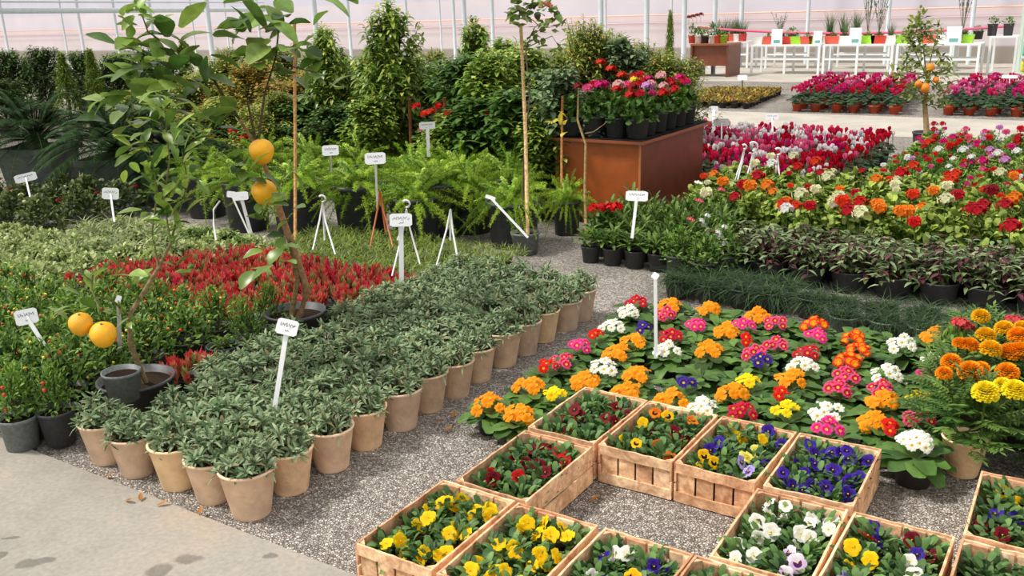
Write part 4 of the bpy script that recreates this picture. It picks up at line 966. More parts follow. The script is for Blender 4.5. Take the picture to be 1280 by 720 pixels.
# ================================================================== SOLANUM, RED SUCCULENTS, LIGHT PLANTS, ROSES
r = random.Random(71)
BERRY = {}
for nme, c in (('orange', C(232, 112, 30)), ('yellow', C(232, 214, 80)), ('red', C(206, 50, 30))):
    mb = MB(); mb.ball((0, 0, 0), .0075, c, 8, 6); BERRY[nme] = mb.build('berry', 'fruit')
def solplants(pts, h=1.0):
    for i, (x, y, ri, n) in enumerate(pts):
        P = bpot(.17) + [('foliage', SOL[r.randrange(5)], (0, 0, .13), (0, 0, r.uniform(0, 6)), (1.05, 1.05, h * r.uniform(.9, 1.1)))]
        for k in range(9):
            d = rdir(r, .1, 1.4); P.append(('berry', BERRY[r.choice(['orange', 'yellow', 'yellow', 'red', 'orange'])], (d.x * .135, d.y * .135, .13 + d.z * .2 * h), (0, 0, 0), r.uniform(.8, 1.15)))
        thing('winter_cherry_plant', 'winter cherry with tiny berries, %s row from the path, %s from the terracotta pots' % (ow(ri), ow(n)), 'potted plant', (x, y, 0), P, 0, 1, 'winter cherries in black pots')
pts = []
for ri in range(6):
    n = 0
    for i in range(11):
        x = -3.62 - .215 * i - .02 * ri; y = 1.86 + .215 * ri
        if ri < 2 and x > -3.56: continue
        if x < -5.3: continue
        if ri == 5 and x < -4.7: continue
        pts.append((x + r.uniform(-.015, .015), y + r.uniform(-.015, .015), ri, n)); n += 1
solplants(pts)
# the two potted plants at the corner of the path, and empty-ish pots behind
for i, (px, py, dia, mesh, soil, lab) in enumerate([(30, 562, .155, GPOT, GSOIL, 'grey plastic pot with a young winter cherry at the path edge'), (78, 556, .15, BPOT, BSOIL, 'black pot with a young winter cherry beside the first terracotta pot')]):
    p = G(px, py, 0); thing('winter_cherry_plant', lab, 'potted plant', (p.x, p.y, .014), bpot(dia, mesh, soil, 1.1) + [('foliage', SOL[i], (0, 0, .15), (0, 0, i), (.62, .62, .9))] + [('berry', BERRY['red'], (.05, -.06, .26 + .03 * k), (0, 0, 0), 1) for k in range(2)])
for i, (px, py, lab) in enumerate([(284, 470, 'black pot with short sprouts beside the single red succulent'), (312, 462, 'black pot with a small shrub between the red succulent and the lemon tree'), (340, 440, 'black pot with leafy shoots just before the tall lemon tree')]):
    p = G(px, py, .0); thing('potted_plant', lab, 'potted plant', (p.x, p.y, 0), bpot(.16, hs=1.15) + [('foliage', (CIN, SOL, SOL)[i][1], (0, 0, .14), (0, 0, i), (.7, .7, .6) if i == 0 else (.7, .7, 1.1))])
p = G(236, 462, .16)
thing('red_succulent', 'single red succulent standing by the black pots near the front lemon tree', 'potted plant', (p.x, p.y, 0), bpot(.15) + [('foliage', CRASS[0], (0, 0, .12), (0, 0, 0), (1.05, 1.05, 1.1))])
for ri in range(5):
    n = 0
    for i in range(12):
        x = -3.42 - .2 * i; y = 3.22 + .2 * ri
        if x > -3.55 and ri < 1: continue
        if x < -5.35 + .1 * ri: continue
        if (x + 3.38) ** 2 + (y - 3.16) ** 2 < .27 ** 2: continue
        thing('red_succulent', 'red pointed-leaf succulent, %s row of the red patch, %s from the terracotta pots' % (ow(ri), ow(n)), 'potted plant', (x + r.uniform(-.02, .02), y + r.uniform(-.02, .02), 0), [('pot', BPOT, (0, 0, 0), (0, 0, 0), (.14, .14, .12)), ('foliage', CRASS[r.randrange(5)], (0, 0, .11), (0, 0, r.uniform(0, 6)), r.uniform(.98, 1.12))], 0, 1, 'red succulents'); n += 1
# front right corner of the red patch beside the terracotta pots
for i, (x, y) in enumerate([(-3.36, 3.44), (-3.36, 3.66), (-3.4, 3.86), (-3.3, 4.06)]): pass
for ri in range(4):
    for i in range(7):
        x = -3.3 - .26 * i; y = 4.32 + .22 * ri
        thing('feathery_plant', 'fine light green feathery plant, %s row behind the red succulents, %s from the staked rose' % (ow(ri), ow(i)), 'potted plant', (x, y, 0), [('pot', BPOT, (0, 0, 0), (0, 0, 0), (.14, .14, .1)), ('foliage', FEATH[r.randrange(3)], (0, 0, .08), (0, 0, r.uniform(0, 6)), (1.1, 1.1, 1))], 0, 1, 'feathery light green plants')
for ri in range(7):
    n = 0
    for i in range(9):
        x = -4.95 - .29 * i - .16 * ri * 0; y = 2.55 + .29 * ri
        if ri < 2 and x > -5.35: continue
        if ri < 5 and x > -5.42 + .05 * ri: continue
        if x < -7.4 + .1 * ri: continue
        if y > 3.9 and x < -6.4: continue
        thing('variegated_plant', 'pale green variegated creeper, %s row from the path, %s beyond the red succulents' % (ow(ri), ow(n)), 'potted plant', (x, y, 0), [('pot', BPOT, (0, 0, 0), (0, 0, 0), (.16, .16, .1)), ('foliage', LIGHT[r.randrange(4)], (0, 0, .09), (0, 0, r.uniform(0, 6)), r.uniform(.95, 1.1))], 0, 1, 'pale variegated creepers'); n += 1
for i in range(16):
    if i in (0, 6, 12): continue
    x = -6.5 - .42 * (i % 6) + r.uniform(-.05, .05); y = 3.95 + .36 * (i // 6)
    P = bpot(.2) + [('foliage', ROSEB[i % 4], (0, 0, .12), (0, 0, i), 1)]
    for k in range(1 + i % 2): a = k * 2.3 + i; P.append(('flower_head', HEAD[('red', 'dark red', 'cream')[(k + i) % 3]][0], (.14 * math.cos(a), .14 * math.sin(a), .34), (0, 0, 0), .55))
    thing('rose_plant', 'bushy miniature rose with small red blooms, %s row, %s from the spider plants' % (ow(i // 6), ow(i % 6)), 'flower', (x, y, 0), P, 0, 1, 'miniature roses at the left edge')
for i in range(14):
    p = G([95, 120, 150, 180, 205, 165, 130, 108, 140, 168, 195, 222, 85, 215][i], [292, 285, 290, 288, 295, 305, 303, 278, 276, 278, 280, 285, 305, 305][i], .2)
    thing('spider_plant', 'pale striped arching spider plant, %s of the clump below the cycads' % ow(i), 'potted plant', (p.x, p.y, 0), bpot(.17) + [('foliage', SPID[i % 3], (0, 0, .13), (0, 0, i), 1)], 0, 1, 'spider plants')
for i, (px, py) in enumerate([(262, 300), (285, 303), (240, 302), (300, 312)]):
    p = G(px, py, .12); thing('low_plant', 'small dark green and reddish clump %s' % ['behind the red succulents and the slanted white label', 'between the white label and the lemon trunk', 'beside the thin white curved stake', 'at the foot of the thick white label'][i], 'potted plant', (p.x, p.y, 0), bpot(.17) + [('foliage', SOL[i], (0, 0, .13), (0, 0, i), (.9, .9, .4))])

# ================================================================== FERNS IN TUBS, CYCADS
FT = [(290, 292, .38, .4), (352, 300, .42, .42), (430, 303, .44, .42), (500, 310, .4, .36), (528, 300, .42, .42), (624, 314, .40, .34), (700, 296, .22, .26), (240, 275, .36, .36)]
FLAB = ['arching asparagus fern in a tub behind the white T label', 'asparagus fern tub behind the leaning lemon trunk', 'asparagus fern in a big dark tub right of the bamboo cane', 'asparagus fern tub behind the orange hanger', 'asparagus fern tub behind the second white hanger', 'asparagus fern in the big round tub beside the staked rose', 'asparagus fern tub between the staked rose and the brown counter', 'asparagus fern tub nearest the cycads']
for i, (px, py, d, h) in enumerate(FT):
    p = G(px, py, 0); fs = (1.18, 1.18, 1.18, 1.18, 1.18, .9, .6, 1.18)[i]
    thing('asparagus_fern', FLAB[i], 'potted plant', (p.x, p.y + d / 2, 0), [('tub', BIGPOT, (0, 0, 0), (0, 0, 0), (d, d, h)), ('foliage', FERN[i % 4], (0, 0, h * .9), (0, 0, i * 1.7), (fs, fs, .85))], 0, 1, 'asparagus ferns in tubs')
# extra ferns behind filling the band
for i, (px, top, Y) in enumerate([(395, 205, 6.3), (455, 200, 6.4), (520, 215, 6.2), (575, 215, 6.1), (245, 200, 6.2), (335, 200, 6.2), (640, 215, 6.3), (590, 240, 5.8)]):
    p = GY(px, 250, Y)
    thing('asparagus_fern', 'asparagus fern in the rear line, %s from the cycads' % ow(i), 'potted plant', (p.x, Y, 0), [('tub', BIGPOT, (0, 0, 0), (0, 0, 0), (.34, .34, .36)), ('foliage', FERN[(i + 1) % 4], (0, 0, .32), (0, 0, i * 2.1), (1.1, 1.1, 1.0))], 0, 1, 'asparagus ferns in tubs')
def sqpot(w=.5, h=.42):
    mb = MB(); k = .8
    ring = lambda s, z: [(-s, -s, z), (s, -s, z), (s, s, z), (-s, s, z)]
    R = [ring(w / 2 * k, 0), ring(w / 2 * .96, h * .88), ring(w / 2 * 1.06, h * .88), ring(w / 2 * 1.06, h), ring(w / 2 * .95, h), ring(w / 2 * .9, h * .8)]
    for q in R: mb.v += q
    for j in range(5):
        for i in range(4): mb.f.append((j * 4 + i, j * 4 + (i + 1) % 4, j * 4 + 4 + (i + 1) % 4, j * 4 + 4 + i)); mb.c.append(C(84, 92, 92))
    mb.f.append((20, 21, 22, 23)); mb.c.append(C(60, 48, 38)); mb.f.append((3, 2, 1, 0)); mb.c.append(C(60, 60, 60))
    return mb.build('square_pot', 'plastic', False)
SQ = sqpot()
for i, (px, py, s, lab) in enumerate([(128, 262, 1.1, 'large dark cycad in a grey square pot behind the white label stakes'), (28, 247, 1.15, 'dark cycad cut by the left frame edge'), (200, 262, .9, 'cycad in a grey pot half hidden by the lemon leaves')]):
    p = G(px, py, 0); thing('cycad', lab, 'potted plant', (p.x, p.y + .25, 0), [('pot', SQ), ('foliage', CYCAS[i % 2], (0, 0, .36), (0, 0, i * 2.2), 1.05)], .5, s, 'cycads in square pots')

# ================================================================== SHRUBS AND TREES BEHIND
# px, top row in the photo, plane Y, half width factor, kind, label
SH = [
 (8, 62, 9.2, 1.1, B_DARK, 'dark glossy evergreen shrub at the far left of the hedge'), (48, 58, 9.4, 1.1, B_DARK, 'dark evergreen shrub second from the left of the hedge'), (140, 66, 9.0, 1.1, B_DARK, 'dark evergreen shrub behind the lime conifers'), (178, 60, 9.6, 1.1, B_DARK, 'dark evergreen shrub behind the round lemon leaves'), (100, 62, 9.8, 1.1, B_DARK, 'dark evergreen shrub between the two lime conifers'), (205, 78, 8.6, 1, B_DARK, 'dark evergreen shrub right of the cycads'), (0, 100, 8.0, 1, B_DARK, 'low dark shrub above the left cycad'),
 (76, 68, 8.3, 1.3, B_THUJ, 'lime green conifer with pointed top behind the cycads'), (112, 64, 8.5, 1.2, B_THUJ, 'slim lime green conifer right of the first one'), (228, 52, 9.0, 1.2, B_THUJ, 'pointed lime conifer beneath the hanging lemon leaf'), (268, 72, 8.4, 1.3, B_LIME, 'bushy lime green shrub behind the upper lemon'), (240, 90, 7.8, 1.2, B_LIME, 'yellowish green shrub behind the lemon tree branches'), (310, 75, 8.0, 1.2, B_YELL, 'shrub with yellow autumn leaves behind the bamboo cane'), (350, 100, 7.8, 1.2, B_YELL, 'yellow and rust leaved shrub left of the citrus row'),
 (405, 34, 7.3, .8, B_CITR, 'citrus tree with big yellow-green leaves beside the bamboo cane'), (375, 120, 7.2, 1.2, B_MAGN, 'broad dark leaved shrub under the citrus trees'), (440, 90, 7.6, 1.1, B_CITR, 'short citrus tree left of the tall one'), (484, 6, 7.0, .85, B_CITR, 'tallest full citrus tree in the middle of the shrub row'), (465, 60, 7.4, 1, B_CITR, 'citrus tree directly behind the tallest one'), (515, 70, 7.8, 1.1, B_CITR, 'citrus tree above the red flowers in the shrub row'), (548, 80, 8.4, 1.1, B_CITR, 'citrus tree behind the pointed sign post gap'),
 (593, 26, 7.6, .75, B_CITR, 'slender citrus tree rising above the row left of the rose stake'), (575, 68, 7.2, 1.1, B_MAGN, 'large leaved dark shrub above the fern tubs'), (608, 62, 7.0, 1.1, B_CITR, 'dense citrus shrub left of the rose stake'), (630, 48, 8.2, 1.1, B_CITR, 'citrus shrub standing behind the rose stake'), (660, 55, 7.4, 1.05, B_CITR, 'citrus shrub to the right of the rose stake'), (600, 120, 6.7, 1.1, B_MAGN, 'low broad leaved shrub above the big round tub'), (645, 110, 6.6, 1.0, B_MAGN, 'low broad leaved shrub behind the rose stake'),
 (695, 60, 8.2, 1.1, B_LIME, 'lime green shrub behind the rose leaves'), (733, 22, 8.6, .9, B_LIME, 'pale variegated shrub rising above the counter row'), (765, 40, 9.0, 1.0, B_LIME, 'lime shrub behind the yellow geranium'), (700, 85, 6.6, .9, B_GREY, 'rose shrub with grey-green leaves left of the counter'), (775, 48, 8.7, 1.0, B_GREY, 'rose shrub with grey-green leaves behind the counter flowers'), (800, 52, 9.2, 1.1, B_LIME, 'yellow green shrub behind the orange-red blooms'), (838, 18, 9.3, .55, B_THUJ, 'slim conifer spire beyond the right end of the counter'), (830, 62, 8.8, 1.0, B_LIME, 'low lime shrub beyond the right end of the counter'), (852, 72, 9.4, 1.0, B_LIME, 'small green shrub at the counter corner near the thin post'),
 (285, 58, 8.8, 1.15, B_LIME, 'yellow green shrub rising behind the upper lemon branch fork'), (322, 60, 9.2, 1.2, B_LIME, 'yellow green shrub directly behind the yellow autumn leaves'), (356, 58, 9.0, 1.1, B_LIME, 'yellow green shrub behind the top of the bamboo cane'), (430, 72, 8.8, 1.2, B_CITR, 'citrus tree filling the gap before the tallest citrus'), (385, 84, 8.2, 1.2, B_YELL, 'yellow leaved shrub just past the bamboo cane'), (540, 62, 9.4, 1.2, B_LIME, 'lime shrub deep behind the red flowering pot'), (345, 112, 7.0, .9, B_LIME, 'leafy green shrub close behind the bamboo cane'), (170, 110, 8.2, 1.1, B_LIME, 'green shrub half hidden by the front lemon tree leaves'), (420, 130, 6.9, 1.1, B_DARK, 'dark shrub below the citrus tree, above the fern'), (330, 130, 7.2, 1.1, B_LIME, 'green shrub behind the two upper lemons'), (275, 120, 7.3, 1.1, B_LIME, 'leafy shrub left of the upper lemon'), (230, 140, 7.0, 1.0, B_LIME, 'leafy shrub behind the front lemon tree top'), (510, 130, 8.2, 1.1, B_DARK, 'dark shrub deep behind the red flowers'), (560, 140, 6.6, .9, B_CITR, 'short citrus right of the red flowers'), (680, 130, 6.5, .9, B_CITR, 'short citrus near the left side of the counter'), (462, 120, 6.6, .9, B_CITR, 'short leafy citrus left of the red flowers')]
r = random.Random(81)
for i, (px, top, Y, wf, (fo, st), lab) in enumerate(SH):
    p = GY(px, top, Y); h = max(.5, p.z - .14); w = h * .8 * wf if h > 1.4 else 1.05 * wf
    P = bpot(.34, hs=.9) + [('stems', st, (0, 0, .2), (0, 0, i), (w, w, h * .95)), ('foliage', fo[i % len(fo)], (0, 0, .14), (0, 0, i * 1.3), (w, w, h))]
    if lab.endswith('orange-red blooms') or 'counter flowers' in lab:
        for k in range(3): P.append(('flower_head', HEAD['orange-red'][0], (.12 * k - .1, -.25, h * (.93 - .05 * k)), (0, 0, 0), 1.5))
    if 'two upper lemons' in lab or 'upper lemon' in lab:
        for k in range(3): P.append(('flower_head', HEAD['red'][0], (.15 * k - .2, -.3, h * (.8 - .12 * k)), (0, 0, 0), 1.2))
    thing('shrub', lab, 'shrub', (p.x, Y, 0), P, 0, 1, 'shrubs and young trees behind the ferns')
# red flowering pot high in the row
p = GY(537, 195, 6.7); P = bpot(.36, hs=.9) + [('stems', B_CITR[1], (0, 0, .2), (0, 0, 0), (.5, .5, .5)), ('foliage', GER[0], (0, 0, .3), (0, 0, 0), (1.3, 1.3, 1.6))]
for k in range(13):
    q = GY([520, 530, 538, 548, 560, 566, 540, 556, 528, 552, 562, 610, 545][k], [133, 142, 140, 133, 143, 156, 158, 168, 162, 150, 166, 142, 170][k], 6.6); P.append(('flower_head', HEAD['magenta' if k == 8 else 'orange-red' if k % 3 else 'red'][k % 2], (q.x - p.x, q.y - 6.7, q.z - .12), (.4, 0, 0), 1.0))
thing('flowering_shrub', 'red flowering plant in a dark pot behind the ferns with a label stake', 'shrub', (p.x, 6.7, .12), P)
# small grey stand the pot rests on
mb = MB(); mb.box((-.2, -.2, 0), (.2, .2, .12), C(110, 110, 108)); tag(mobj('block', mb.build('block', 'terracotta', False), (p.x, 6.7, 0)), 'low concrete block under the red flowering pot', 'block')

# ================================================================== LEMON TREES, ROSE, ORANGE TREE
def lemon_mesh(R):
    mb = MB(); prof = []
    for i in range(13):
        t = i / 12; z = (t - .5) * 2; rr = math.sqrt(max(0, 1 - z * z)) * (1 + .05 * math.sin(z * 3)); zz = z * (1.1 if z < 0 else 1.02)
        if i == 0: zz -= .08
        if i == 12: zz += .02
        prof.append((max(.001, rr * R), zz * R))
    mb.lathe(prof, 16, C(246, 178, 28)); mb.lathe([(R * .12, R * 1.0), (R * .1, R * 1.06), (.001, R * 1.07)], 6, C(90, 110, 50)); return mb.build('lemon', 'fruit')
LEM = lemon_mesh(.052)
def leaves_mesh(specs, seg=5, W=.55, seed=0, name='foliage', mat='leaf_glossy', pal=(C(44, 80, 24), C(140, 172, 70))):
    mb = MB(); r = random.Random(seed)
    for (p, L, k, up) in specs:
        for j in range(k):
            d = rdir(r, -.6, 1.1); q = V(p) + V((r.uniform(-1, 1), r.uniform(-1, 1), r.uniform(-1, 1))) * L * .55
            g = vary(mixc(pal[0], pal[1], r.random() if up is None else up), .15, r)
            mb.leaf(q, (d + UP * .1).normalized(), (UP + rdir(r, -1, 1) * .5).normalized(), L * r.uniform(.8, 1.2), L * W * r.uniform(.85, 1.15), g, seg, r.uniform(.1, .5), .25, 'ell', wave=.05)
    return mb.build(name, mat)
def rel(pts, o): return [V(q) - o for q in pts]
# tall lemon tree
D = 4.72; base = G(375, 418, 0); base = V((-3.36, 3.15, 0)); rimz = .23
bpx = proj((base.x, base.y, rimz)); print('tree pot', bpx)
tr = [base + V((0.01, 0, .17)), GD(384, 365, 4.66), GD(370, 320, 4.6), GD(352, 270, 4.55), GD(338, 225, 4.5), GD(322, 185, 4.5), GD(300, 150, 4.5), GD(278, 118, 4.5), GD(262, 92, 4.48)]
mb = MB(); mb.tube(rel(tr, base), [.024, .021, .018, .016, .012, .009, .007, .005, .003], C(150, 116, 84), 10); trunk = mb.build('trunk', 'bark')
mb = MB(); mb.tube(rel([base + V((-.03, -.01, .17)), GD(372, 350, 4.62), GD(362, 300, 4.57)], base), [.014, .012, .009], C(120, 104, 66), 8); trunk2 = mb.build('side_trunk', 'bark')
brs = [[tr[6], GD(270, 105, 4.4), GD(235, 100, 4.35), GD(190, 108, 4.3), GD(150, 112, 4.3)], [tr[5], GD(310, 130, 4.45), GD(322, 95, 4.4), GD(360, 82, 4.35), GD(400, 92, 4.35)], [tr[7], GD(250, 70, 4.4), GD(215, 60, 4.35), GD(185, 40, 4.3), GD(178, 20, 4.3)], [tr[5], GD(330, 120, 4.4), GD(345, 70, 4.4), GD(350, 20, 4.4)], [tr[4], GD(330, 232, 4.42), GD(326, 215, 4.4)]]
BR = []
for b_ in brs:
    mb = MB(); mb.tube(rel(b_, base), [.007 * (1 - .15 * i) for i in range(len(b_))], C(84, 74, 48), 6); BR.append(('branch', mb.build('branch', 'bark')))
sp = []
for (px, py, k, L) in [(150, 100, 3, .1), (128, 118, 3, .1), (175, 130, 4, .13), (192, 130, 2, .15), (200, 60, 4, .12), (210, 55, 3, .13), (165, 55, 3, .1), (180, 30, 6, .075), (160, 20, 6, .07), (185, 10, 5, .07), (170, 75, 4, .12), (205, 95, 3, .12), (240, 100, 3, .12), (215, 125, 2, .12), (250, 50, 2, .13), (235, 75, 2, .11), (260, 110, 2, .1), (225, 165, 3, .11), (270, 155, 2, .11), (300, 40, 3, .12), (320, 30, 4, .12), (340, 15, 5, .12), (360, 20, 4, .12), (330, 60, 4, .14), (350, 75, 3, .14), (355, 45, 3, .12), (310, 80, 2, .1), (385, 95, 3, .1), (400, 100, 3, .1), (375, 60, 3, .1), (315, 210, 3, .07), (345, 235, 3, .08), (325, 265, 3, .07), (340, 250, 2, .08), (300, 205, 3, .09), (365, 250, 2, .08), (350, 300, 3, .07), (290, 130, 2, .1), (345, 340, 2, .09), (140, 150, 2, .11), (190, 85, 4, .12), (330, 330, 2, .09), (405, 8, 3, .1)]:
    pz = GD(px, py, 4.35 + rnd.uniform(-.1, .1)) - base; sp.append((pz, L * 1.22, k + 1, .95 if py < 60 and px < 200 else None))
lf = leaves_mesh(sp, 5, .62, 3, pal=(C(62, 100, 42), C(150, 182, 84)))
P = [('pot', BPOT, (0, 0, 0), (0, 0, 0), (.31, .31, .26)), ('soil', BSOIL, (0, 0, 0), (0, 0, 0), (.31, .31, .26)), ('trunk', trunk), ('side_trunk', trunk2)] + BR + [('foliage', lf)]
for (px, py) in ((327, 189), (330, 240)):
    q = GD(px, py, 4.38) - base; P.append(('lemon', LEM, tuple(q), (.15, .1, 0), 1.12))
thing('lemon_tree', 'tall young lemon tree in a black pot with two yellow lemons on its trunk', 'tree', tuple(base), P)
# front lemon tree in the wide low pot, a small empty pot resting inside
base = V((-3.36, 2.21, 0)); print('low pot', proj((base.x, base.y, .2)))
tr = [base + V((.0, .05, .13)), GD(163, 430, 3.75), GD(161, 395, 3.75), GD(180, 365, 3.75), GD(198, 335, 3.75), GD(213, 305, 3.75)]
mb = MB(); mb.tube(rel(tr, base), [.013, .012, .011, .009, .008, .006], C(140, 122, 88), 8); trunk = mb.build('trunk', 'bark'); BR = []
for b_ in [[tr[4], GD(190, 290, 3.7), GD(197, 240, 3.7), GD(190, 200, 3.68), GD(178, 170, 3.65)], [tr[5], GD(222, 270, 3.75), GD(235, 230, 3.75), GD(228, 190, 3.75)], [tr[5], GD(205, 250, 3.72), GD(212, 200, 3.7), GD(207, 150, 3.7)], [tr[2], GD(140, 375, 3.62), GD(122, 370, 3.58), GD(124, 392, 3.56)], [GD(126, 390, 3.57), GD(114, 360, 3.57), GD(116, 344, 3.57)]]:
    mb = MB(); mb.tube(rel(b_, base), [.005 * (1 - .15 * i) for i in range(len(b_))], C(104, 108, 62), 6); BR.append(('branch', mb.build('branch', 'bark')))
sp = []
for (px, py, k, L) in [(185, 255, 3, .085), (175, 190, 4, .085), (185, 165, 4, .08), (200, 215, 4, .09), (205, 180, 4, .09), (212, 150, 5, .09), (205, 130, 4, .09), (225, 205, 4, .09), (232, 175, 4, .09), (240, 150, 3, .09), (222, 235, 4, .09), (235, 225, 3, .08), (215, 255, 3, .08), (195, 275, 3, .08), (220, 280, 3, .08), (235, 320, 2, .07), (228, 335, 2, .06), (165, 345, 2, .09), (105, 378, 3, .1), (98, 392, 2, .09), (112, 370, 2, .09), (130, 395, 1, .08), (150, 395, 2, .07), (190, 130, 3, .08), (170, 215, 3, .08), (250, 190, 3, .08), (160, 350, 2, .1), (180, 300, 2, .07)]:
    sp.append((GD(px, py, 3.7 + rnd.uniform(-.1, .08)) - base, L * 1.1, k + 2, None))
lf = leaves_mesh(sp, 4, .38, 9, pal=(C(60, 96, 34), C(156, 182, 82)))
P = [('pot', BPOT, (0, 0, 0), (0, 0, 0), (.32, .32, .23)), ('soil', BSOIL, (0, 0, 0), (0, 0, 0), (.32, .32, .23)), ('trunk', trunk)] + BR + [('foliage', lf)]
for (px, py, s) in ((101, 405, .85), (129, 418, .95)):
    q = GD(px, py, 3.55) - base; P.append(('lemon', LEM, tuple(q), (.2, .3, 0), s))
thing('lemon_tree', 'small leaning lemon tree in a wide low black pot with two low yellow lemons', 'tree', tuple(base), P)
p = G(152, 470, .265); thing('empty_pot', 'small grey pot of bare soil resting inside the wide low black pot', 'pot', (p.x, p.y, .165), bpot(.155, GPOT, GSOIL))
# staked rose
p = G(657, 310, .04); base = V((p.x, p.y, 0)); s1 = base + V((.02, 0, .12)); s2 = GD(651, 32, proj(base)[2] - .05)
mb = MB(); mb.tube(rel([s1, s1.lerp(s2, .5) + V((.01, 0, 0)), s2], base), [.014, .013, .012], C(214, 178, 132), 8); stake = mb.build('stake', 'bark')
mb = MB(); dd = proj(base)[2]; st = [base + V((-.03, 0, .12)), GD(655, 200, dd), GD(662, 120, dd), GD(657, 60, dd), GD(668, 35, dd)]
mb.tube(rel(st, base), [.007, .007, .006, .006, .004], C(92, 76, 66), 6); mb.tube(rel([st[3], GD(690, 45, dd), GD(700, 60, dd)], base), [.004, .003, .002], C(92, 76, 66), 5); stm = mb.build('stem', 'bark')
sp = [(GD(px, py, dd + rnd.uniform(-.1, .1)) - base, L * 1.35, k + 4, None) for (px, py, k, L) in [(650, 15, 5, .07), (665, 10, 6, .06), (680, 8, 6, .06), (692, 20, 6, .06), (680, 35, 5, .06), (668, 40, 4, .05), (698, 35, 4, .05), (645, 5, 3, .06), (640, 18, 3, .07), (650, 28, 3, .06), (660, 100, 3, .05), (700, 60, 4, .05), (672, 55, 4, .05)]]
lf = leaves_mesh(sp, 3, .6, 12, pal=(C(84, 88, 50), C(140, 172, 84)))
lf2 = leaves_mesh([(GD(682, 5, dd) - base, .07, 6, .9)], 3, .6, 13, 'young_leaves', pal=(C(150, 70, 50), C(196, 104, 76)))
thing('staked_rose', 'tall thin rose tied to a pale wooden stake in a small black pot', 'potted plant', tuple(base), bpot(.21, GPOT, GSOIL, .95) + [('stake', stake), ('stem', stm), ('foliage', lf), ('young_leaves', lf2)])
# thin bare-stemmed tree left of the counter and its bamboo
def cane(name, pts, r_, col, lab, cat, mat='bark'):
    mb = MB(); mb.tube(pts, r_, col, 7); tag(mobj(name, mb.build(name, mat)), lab, cat)
b0 = G(369, 318, 0); d0 = proj(b0)[2]
cane('bamboo_cane', [b0, GD(369, 180, d0), GD(368, 30, d0)], .012, C(200, 150, 98), 'tall bamboo cane standing behind the leaning lemon trunk', 'cane')
b0 = G(733, 300, 0); d0 = proj(b0)[2]
cane('bare_sapling', [b0, GD(731, 240, d0), GD(732, 180, d0), GD(722, 150, d0), GD(723, 110, d0)], [.012, .011, .009, .008, .005], C(156, 132, 92), 'thin bare crooked stem in front of the counter left side', 'stem')
cane('bare_sapling', [GD(731, 167, d0), GD(742, 165, d0), GD(757, 154, d0)], [.005, .004, .002], C(150, 130, 100), 'small bare twig crossing the counter edge', 'stem')
b0 = G(702, 290, 0); d0 = proj(b0)[2]
cane('bamboo_cane', [b0, GD(702, 200, d0), GD(703, 120, d0)], .01, C(186, 132, 78), 'short brown cane between the staked rose and the counter', 'cane')
for i, (px, py) in enumerate([(546, 205), (513, 200), (556, 200)]):
    q = GY(px, py, 6.6); cane('bark_stake', [V((q.x, 6.6, 0)), V((q.x + .03, 6.6, q.z + .55))], .016, C(142, 90, 62), ['reddish brown stake right of the grey label post', 'reddish brown stake below the tall citrus tree', 'second reddish stake by the red flowers'][i], 'stake')
lf = leaves_mesh([(GD(703, 150, 6.6), .08, 3, .9), (GD(700, 163, 6.6), .09, 3, 1.0)], 3, .5, 17, 'yellow_leaves', pal=(C(180, 170, 50), C(236, 214, 80)))
tag(mobj('yellow_leaf_sprig', lf), 'few yellow leaves hanging by the cane left of the counter', 'leaves')
# orange tree
base = V((-1.62, 10.45, 0)); q0 = proj(base + V((0, 0, .2))); print('orange', q0)
b = G(1158, 172, .2); base = V((b.x, b.y, 0)); dd = proj(base)[2]
mb = MB(); mb.tube(rel([base, GD(1158, 160, dd), GD(1156, 130, dd), GD(1160, 90, dd)], base), [.03, .03, .025, .015], C(156, 130, 96), 8)
for q in ((1150, 20), (1135, 45), (1172, 40), (1120, 85), (1180, 85), (1175, 115)): mb.tube(rel([GD(1158, 95, dd), GD(q[0], q[1], dd)], base), [.009, .003], C(130, 120, 70), 5)
tk = mb.build('trunk', 'bark')
sp = []
for i in range(120):
    t = rnd.random(); py = 22 + 110 * t; w = 10 + 22 * (t > .45) * (1 - abs(t - .7)) + (10 if .1 < t < .45 else 0)
    sp.append((GD(1152 + rnd.uniform(-1, 1) * w + 6 * t, py, dd + rnd.uniform(-.15, .15)) - base, .085, 5, None))
for (px, py) in [(1150, 15), (1148, 25), (1132, 40), (1127, 50), (1172, 38), (1168, 50), (1115, 92), (1120, 90), (1185, 82), (1190, 85), (1175, 115), (1135, 120)]: sp.append((GD(px, py, dd) - base, .08, 7, .8))
lf = leaves_mesh(sp, 2, .4, 14, mat='leaf', pal=(C(56, 84, 34), C(170, 182, 92)))
mb = MB(); mb.ball((0, 0, 0), .05, C(240, 140, 30), 12, 8); OR = mb.build('orange', 'fruit')
thing('orange_tree', 'slim orange tree with small oranges between the far flower beds', 'tree', tuple(base), bpot(.3) + [('trunk', tk), ('foliage', lf)] + [('orange', OR, tuple(GD(px, py, dd - .15) - base), (0, 0, 0), s) for px, py, s in ((1156, 110, 1.1), (1148, 105, .8), (1163, 84, .9), (1170, 100, .7))])

